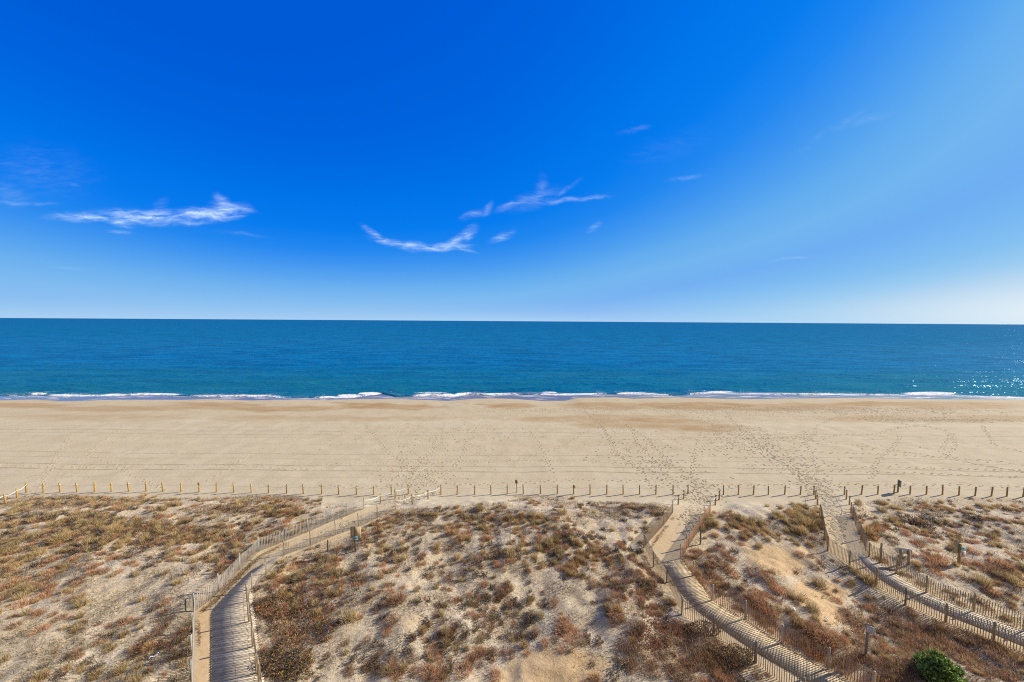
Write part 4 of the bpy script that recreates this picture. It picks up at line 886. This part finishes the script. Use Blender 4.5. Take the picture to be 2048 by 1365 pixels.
def plants():
    rng = np.random.RandomState(77); items = []
    KN = ['grass', 'gold', 'rust', 'brown', 'weed']; base = [.8, .8, .95, .9, 1.15]; 
    for (px, py, k, s) in KEY:
        x, y, z = G(px, py); items.append((k, x, y, z, s * .84 * rng.uniform(.9, 1.05), px, py, 1))
    # candidate positions, Poisson-thinned by the planting densities
    NC = 30000; cx = rng.uniform(-75, 75, NC); cy = rng.uniform(13.5, 39.5, NC); cz = height(cx, cy); px, py = project(cx, cy, cz)
    D = densities(px, py); clump = .35 + 1.5 * sstep(-.15, .45, fbm(cx / 2.6, cy / 2.2, 201, 3))
    ok = (py > dune_edge_y(px) + 3) & ~in_path(px, py) & (seg_dist(cx, cy, PATHS['L']) > .9) & (seg_dist(cx, cy, PATHS['M']) > .9) & (seg_dist(cx, cy, PATHS['R']) > .9) & (px > -160) & (px < 2210) & (py < 1460)
    tot = D.sum(0) * clump * .285 * np.where((px > 1690) & (py < 1190), .6, 1.) * np.where((px > 560) & (px < 1150) & (py > 1090), .85, 1.); u = rng.rand(NC)
    sel = np.where(ok & (u < tot))[0]
    for i in sel:
        w = D[:, i]; k = KN[rng.choice(5, p=w / w.sum())]
        s = rng.uniform(.34, .82) ** 1.0 if k != 'weed' else rng.uniform(.4, .95)
        items.append((k, cx[i], cy[i], cz[i], s, px[i], py[i], 0))
    # the 300 that show largest of each kind are things of their own
    by = {}
    for it in items: by.setdefault(KINDS[it[0]][1], []).append(it)
    rest = []
    counts = {}
    for nm, L in by.items():
        L.sort(key=lambda it: -(it[7] * 5 + it[4] / it[2] * (1 if (0 < it[5] < 2048 and it[6] < 1370) else 0)))
        cap = 290
        for it in L[:cap]:
            k, x, y, z, s, px, py, key = it; vi = rng.randint(7)
            o = bpy.data.objects.new(nm, VMESH[k][vi]); COL.objects.link(o); o.location = (x, y, z - .02)
            o.rotation_euler = (0, 0, rng.uniform(-.9, .9) + (math.pi if rng.rand() < 0 else 0)); sc = s; o.scale = (sc * rng.uniform(.9, 1.2), sc * rng.uniform(.9, 1.2), sc * rng.uniform(.8, 1.1))
            size = 'large' if s > 1.1 else ('medium' if s > .8 else ('small' if s > .52 else 'tiny'))
            lm = landmark(px, py); lab = f'{size} {KINDS[k][3]} {KINDS[k][2]} {lm}'
            tag(o, lab, KINDS[k][2], f'{KINDS[k][3]} {KINDS[k][2]}s {lm}')
            BYL.setdefault(lab, []).append((px, o))
        rest += L[cap:]; counts[nm] = len(L)
    relabel(BYL)
    print('PLANTS', counts, 'rest', len(rest))
    parts = []
    for it in rest:
        k, x, y, z, s, px, py, key = it; v, f, c = VARS[k][rng.randint(7)]; a = rng.uniform(-.9, .9); ca, sa = math.cos(a), math.sin(a)
        w = np.stack([(v[:, 0] * ca - v[:, 1] * sa) * s + x, (v[:, 0] * sa + v[:, 1] * ca) * s + y, v[:, 2] * s + z], 1); parts.append((w, f, c * rng.uniform(.8, 1.2)))
    if parts:
        V, Fa, C = join(parts); tag(link('dune_scrub', raw_mesh('dune_scrub', V, Fa, M_VEG, C)), 'scattered dry scrub filling the dune between the larger tufts', None, None, 'stuff')
    # ground cover: stubble, runners and fallen stems nobody could count
    N = 640000; cx = rng.uniform(-72, 72, N); cy = rng.uniform(13.5, 39.5, N) ; cz = height(cx, cy); px, py = project(cx, cy, cz)
    dens = .62 * np.ones(N)
    for (a, b, rx, ry, s) in BARE: dens *= 1 - s * sstep(1.3, .5, ((px - a) / rx) ** 2 + ((py - b) / ry) ** 2)
    cl = sstep(-.35, .35, fbm(cx / 1.4, cy / 1.2, 301, 3) + .45 * fbm(cx / 6, cy / 5, 305, 2)); dens *= .10 + 1.2 * cl
    dens = np.where((px > 1700) & (py < 1200), dens * .5, dens); dens = dens * (1 + .8 * sstep(430, 300, px) * sstep(1130, 1200, py))
    ok = (py > dune_edge_y(px) + 2) & ~in_path(px, py) & (px > -120) & (px < 2170) & (py < 1450) & (rng.rand(N) < dens)
    cx, cy, cz, px, py = [q[ok] for q in (cx, cy, cz, px, py)]; n = len(cx); print('STUBBLE', n)
    v, f, c = blades(rng, n, .001, .36, .021, .95, .6, T_GREYST, .7); V = v.reshape(n, 5, 3)
    V[:, :, 0] += cx[:, None]; V[:, :, 1] += cy[:, None]; V[:, :, 2] += cz[:, None]
    C = c.reshape(n, 5, 3)
    ol = sstep(420, 250, px) * sstep(1130, 1220, py) * (rng.rand(n) < .7); gr = sstep(900, 1100, px) * 0
    T = np.array(T_OLIVE)[rng.randint(len(T_OLIVE), size=n)] * rng.uniform(.7, 1.2, n)[:, None]; C = C * (1 - ol[:, None, None]) + T[:, None] * ol[:, None, None]
    br = (rng.rand(n) < .25); T = np.array(T_BROWN + T_RUST)[rng.randint(len(T_BROWN) + len(T_RUST), size=n)]; C[br] = T[br][:, None]
    tag(link('dune_stubble', raw_mesh('dune_stubble', V.reshape(-1, 3), f, M_VEG, C.reshape(-1, 3))), 'short dry stubble and fallen stems over the dune sand', None, None, 'stuff')
    # fine brown mats along the dune front
    MATS = [(110,1004,130,13,0),(60,1014,70,12,0),(200,1000,90,7,0),(540,1003,100,13,0),(450,1020,90,10,0),(840,1030,90,14,1),(920,1042,70,12,1),(1010,1030,110,12,1),(1230,1022,80,18,1),(1270,1024,70,14,1),(1180,1012,90,10,1),(1060,994,40,4,0),(300,1070,120,22,0),(240,1050,130,16,0),(980,1062,110,9,0),(400,1070,90,18,0),(1830,1018,70,7,1),(1760,1085,40,16,0),(1870,1026,30,9,1),(870,1040,100,14,1),(1310,1020,30,14,1),(1310,1020,30,14,1)]
    P = []
    for (a, b, rx, ry, grey) in MATS:
        m = int(rx * ry * 3.2); r = np.sqrt(rng.rand(m)); th = rng.uniform(0, 6.28, m); x, y, z = ground_at(a + rx * r * np.cos(th), b + ry * r * np.sin(th))
        keep = (fbm(x / 1.2, y / 1.0, 333, 2) > -.35); P.append((x[keep], y[keep], z[keep], np.full(keep.sum(), grey)))
    STRIPS = [([(396,1224),(424,1203),(484,1142),(520,1108),(570,1088)], 9, 5, 1500, 0), ([(412,1200),(450,1170),(500,1125)], 7, 5, 500, 0), ([(394,1240),(396,1290)], 5, 8, 160, 0), ([(1343,1036),(1330,1052),(1305,1084),(1296,1096)], 6, 5, 520, 0), ([(1300,1104),(1318,1134),(1345,1172)], 5, 5, 380, 0),
              ([(1368,1120),(1394,1152),(1430,1198)], -5, 5, 420, 0), ([(1430,1206),(1494,1244),(1570,1294),(1650,1342)], 0, 4, 420, 0), ([(1728,1106),(1760,1128),(1796,1154),(1856,1190),(1950,1227),(2040,1262)], -3, 4, 700, 0)]
    for (pl, offx, wd, m, grey) in STRIPS:
        c_ = resample(np.array(pl, float), .5); c_ = c_[rng.randint(len(c_), size=m)] + np.stack([offx * (.3 + rng.rand(m)), rng.normal(0, wd * .5, m)], 1)
        x, y, z = ground_at(c_[:, 0], c_[:, 1]); keep = (fbm(x / .8, y / .7, 334, 2) > -.3); P.append((x[keep], y[keep], z[keep], np.full(keep.sum(), grey)))
    x, y, z, g_ = [np.concatenate(q) for q in zip(*P)]; n = len(x); print('MATS', n)
    v, f, c = blades(rng, n, .001, .20, .022, .6, .5, [(.25, .155, .065), (.20, .12, .05), (.31, .205, .09)], .6); V = v.reshape(n, 5, 3); V[:, :, 0] += x[:, None]; V[:, :, 1] += y[:, None]; V[:, :, 2] += z[:, None]
    C = c.reshape(n, 5, 3); T = np.array([(.24, .18, .12), (.30, .23, .16), (.2, .14, .09)])[rng.randint(3, size=n)]; m_ = g_ > 0; C[m_] = T[m_][:, None]
    tag(link('grass_mat', raw_mesh('grass_mat', V.reshape(-1, 3), f, M_VEG, C.reshape(-1, 3))), 'low matted brown grass along the dune front', None, None, 'stuff')
    # tall leaning grass at the lower slope by the lettered sign
    Q = []
    for (a, b, rx, ry, m) in [(1790,1290,110,50,5200),(1760,1345,110,40,3800),(1900,1275,120,30,3000),(1990,1320,90,50,3400),(1860,1370,180,40,3000),(1740,1235,70,26,1500),(1340,1300,110,60,4200),(1270,1180,60,60,2200),(1430,1350,90,40,3000),(1620,1290,60,26,1200),(1570,1345,10,5,10)]:
        r = np.sqrt(rng.rand(m)); th = rng.uniform(0, 6.28, m); pxx = a + rx * r * np.cos(th); pyy = b + ry * r * np.sin(th); k = ~in_path(pxx, pyy); x, y, z = ground_at(pxx[k], pyy[k])
        kk = fbm(x / 1.1, y / .9, 350, 2) > -.25; Q.append((x[kk], y[kk], z[kk]))
    x, y, z = [np.concatenate(q) for q in zip(*Q)]; n = len(x)
    v, f, c = blades(rng, n, .001, .60, .016, .45, .5, T_RUST + T_BROWN + [(.55, .36, .22), (.58, .48, .33)], .6, wind=(-.22, .06)); V = v.reshape(n, 5, 3); V[:, :, 0] += x[:, None]; V[:, :, 1] += y[:, None]; V[:, :, 2] += z[:, None]
    tag(link('rust_grass', raw_mesh('rust_grass', V.reshape(-1, 3), f, M_VEG, c)), 'dense leaning rust grass between the clumps', None, None, 'stuff')
plants()

def vine_shrub(px, py, rx, ry, h, n, label, tones, name='red_leaved_shrub'):
    rng = np.random.RandomState(int(px)); r = np.sqrt(rng.rand(n)); th = rng.uniform(0, 6.28, n); edge = 1 + .45 * fbm(np.cos(th) * 1.6 + px, np.sin(th) * 1.6 + py, 400, 3); x, y, z = ground_at(px + rx * r * edge * np.cos(th), py + ry * r * edge * np.sin(th))
    cx, cy, cz = G(px, py); root = bpy.data.objects.new(name, None); COL.objects.link(root); root.location = (cx, cy, cz); tag(root, label, 'shrub')
    hh = h * (1 - .6 * r ** 2) * rng.uniform(.1, 1., n) * np.clip(.7 + .9 * fbm(x / .5, y / .5, 410, 2), .15, 1.3); pts = np.stack([x - cx, y - cy, z - cz + hh], 1)
    d = np.stack([rng.normal(0, 1, n), rng.normal(0, 1, n), rng.uniform(0, 1.2, n)], 1); d /= np.linalg.norm(d, axis=1, keepdims=True)
    v, f, c = leaves(rng, pts, d, .085, tones); link('foliage', raw_mesh('foliage', v, f, M_VEG, c), root)
    m = n // 4; sel = rng.choice(n, m); v, f, c = blades(rng, m, .001, h * .95, .022, .8, .5, T_DARK + T_BROWN + T_GREYST, .6); V = v.reshape(m, 5, 3); V[:, :, 0] += (x[sel] - cx)[:, None]; V[:, :, 1] += (y[sel] - cy)[:, None]; V[:, :, 2] += (z[sel] - cz)[:, None]
    link('twigs', raw_mesh('twigs', V.reshape(-1, 3), f, M_VEG, c), root)
T_VINE = [(.38, .16, .08), (.46, .16, .04), (.28, .16, .10), (.16, .11, .08), (.14, .16, .05), (.36, .25, .17), (.52, .32, .07), (.42, .34, .26)]
vine_shrub(555, 1215, 50, 26, .6, 2200, 'wiry grey and red leaved shrub hugging the boardwalk fence', T_VINE)
vine_shrub(595, 1255, 66, 38, .6, 2900, 'red leaved shrub with orange sprigs beside the bending boardwalk', T_VINE + [(.5, .16, .02)])
vine_shrub(575, 1325, 56, 36, .6, 2900, 'dark mixed shrub with green and orange leaves at the foot of the slope', T_VINE + [(.09, .13, .04), (.1, .1, .04)])
vine_shrub(640, 1200, 70, 26, .25, 900, 'sparse red runners creeping over pale sand', [(.42, .12, .03), (.34, .10, .04), (.2, .13, .08)], 'creeping_runner')
vine_shrub(1300, 1275, 46, 30, .4, 1300, 'low red runners in front of the dense rust scrub', [(.42, .10, .05), (.3, .12, .06), (.2, .12, .08)], 'creeping_runner')
vine_shrub(1452, 1318, 66, 24, .5, 1900, 'dark olive and brown shrub below the brown slat fence', [(.12, .11, .045), (.16, .12, .07), (.22, .18, .07), (.34, .19, .10)], 'dark_shrub')
vine_shrub(1404, 1262, 40, 18, .5, 900, 'dark brown shrub against the brown slat fence posts', [(.10, .07, .045), (.2, .11, .07), (.3, .15, .08)], 'dark_shrub')

def green_bush():
    rng = np.random.RandomState(9); bx, by, bz = G(1878, 1362)
    root = bpy.data.objects.new('evergreen_bush', None); COL.objects.link(root); root.location = (bx, by, bz); tag(root, 'dense glossy green bush standing out of the rust grass', 'bush')
    lobes = []
    for k in range(46):
        a = rng.uniform(0, 6.28); r = 1.05 * np.sqrt(rng.rand()); zz = rng.uniform(.25, 1.35) * (1 - .45 * r); lobes.append((r * np.cos(a), r * np.sin(a), zz, rng.uniform(.10, .30)))
    C = []; D = []
    for (x, y, z, rr) in lobes:
        n = int(60 + 420 * rr); x, y, z = x * .76, y * .76, z * 1.2; d = rng.normal(0, 1, (n, 3)); d /= np.linalg.norm(d, axis=1, keepdims=True); C.append(np.array([x, y, z]) + d * rr * rng.uniform(.5, 1.05, n)[:, None]); D.append(d + np.array([0, 0, .5]))
    C = np.concatenate(C); D = np.concatenate(D); D /= np.linalg.norm(D, axis=1, keepdims=True)
    v, f, c = leaves(rng, C, D, .13, [(.16, .25, .05), (.22, .33, .08), (.08, .15, .035), (.32, .40, .14)]); link('crown', raw_mesh('crown', v, f, M_GREEN, c), root)
    mb = MB()
    for (x, y, z, rr) in lobes[::2]: mb.tube([(0, 0, -.1), (x * .4, y * .4, z * .45), (x, y, z)], [.03, .02, .008], 5, (.13, .10, .07))
    part(mb, 'stems', M_VEG, root)
green_bush()

# ------------------------------------------------------------------ litter and driftwood
def litter():
    rng = np.random.RandomState(6)
    for (px, py, s, lab, col) in [(1590, 1224, .28, 'thin white scrap lying in rust clumps above the striped boardwalk', (.85, .85, .85)), (1652, 1242.5, .22, 'white scrap on the bare yellow sand', (.85, .85, .84)), (297, 1320, .42, 'long white sheet scrap in the olive stubble', (.75, .77, .82)), (1643, 1066, .34, 'pale bluish scrap caught at the tan fence', (.72, .78, .85))]:
        x, y, z = G(px, py); n = 6; V = []; 
        for j in range(2):
            for i in range(n): V.append((i / (n - 1) * s, (j - .5) * s * .45 + .03 * math.sin(i * 1.7), .05 + .05 * math.sin(i * 1.3 + j)))
        V = np.array(V); V2 = V + (0, 0, .008)
        Fq = [[i, i + 1, n + i + 1, n + i] for i in range(n - 1)]; Fq += [[2 * n + i, 3 * n + i, 3 * n + i + 1, 2 * n + i + 1] for i in range(n - 1)]
        Fq += [[i, 2 * n + i, 2 * n + i + 1, i + 1] for i in range(n - 1)] + [[n + i, n + i + 1, 3 * n + i + 1, 3 * n + i] for i in range(n - 1)] + [[0, n, 3 * n, 2 * n], [n - 1, 3 * n - 1, 4 * n - 1, 2 * n - 1]]
        mb = MB(); mb.add(np.concatenate([V, V2]), Fq, col); o = mb.build('paper_scrap', M_ROPE); o.location = (x, y, z + .02); o.rotation_euler = (0, 0, rng.uniform(0, 1.2)); tag(o, lab, 'litter')
litter()
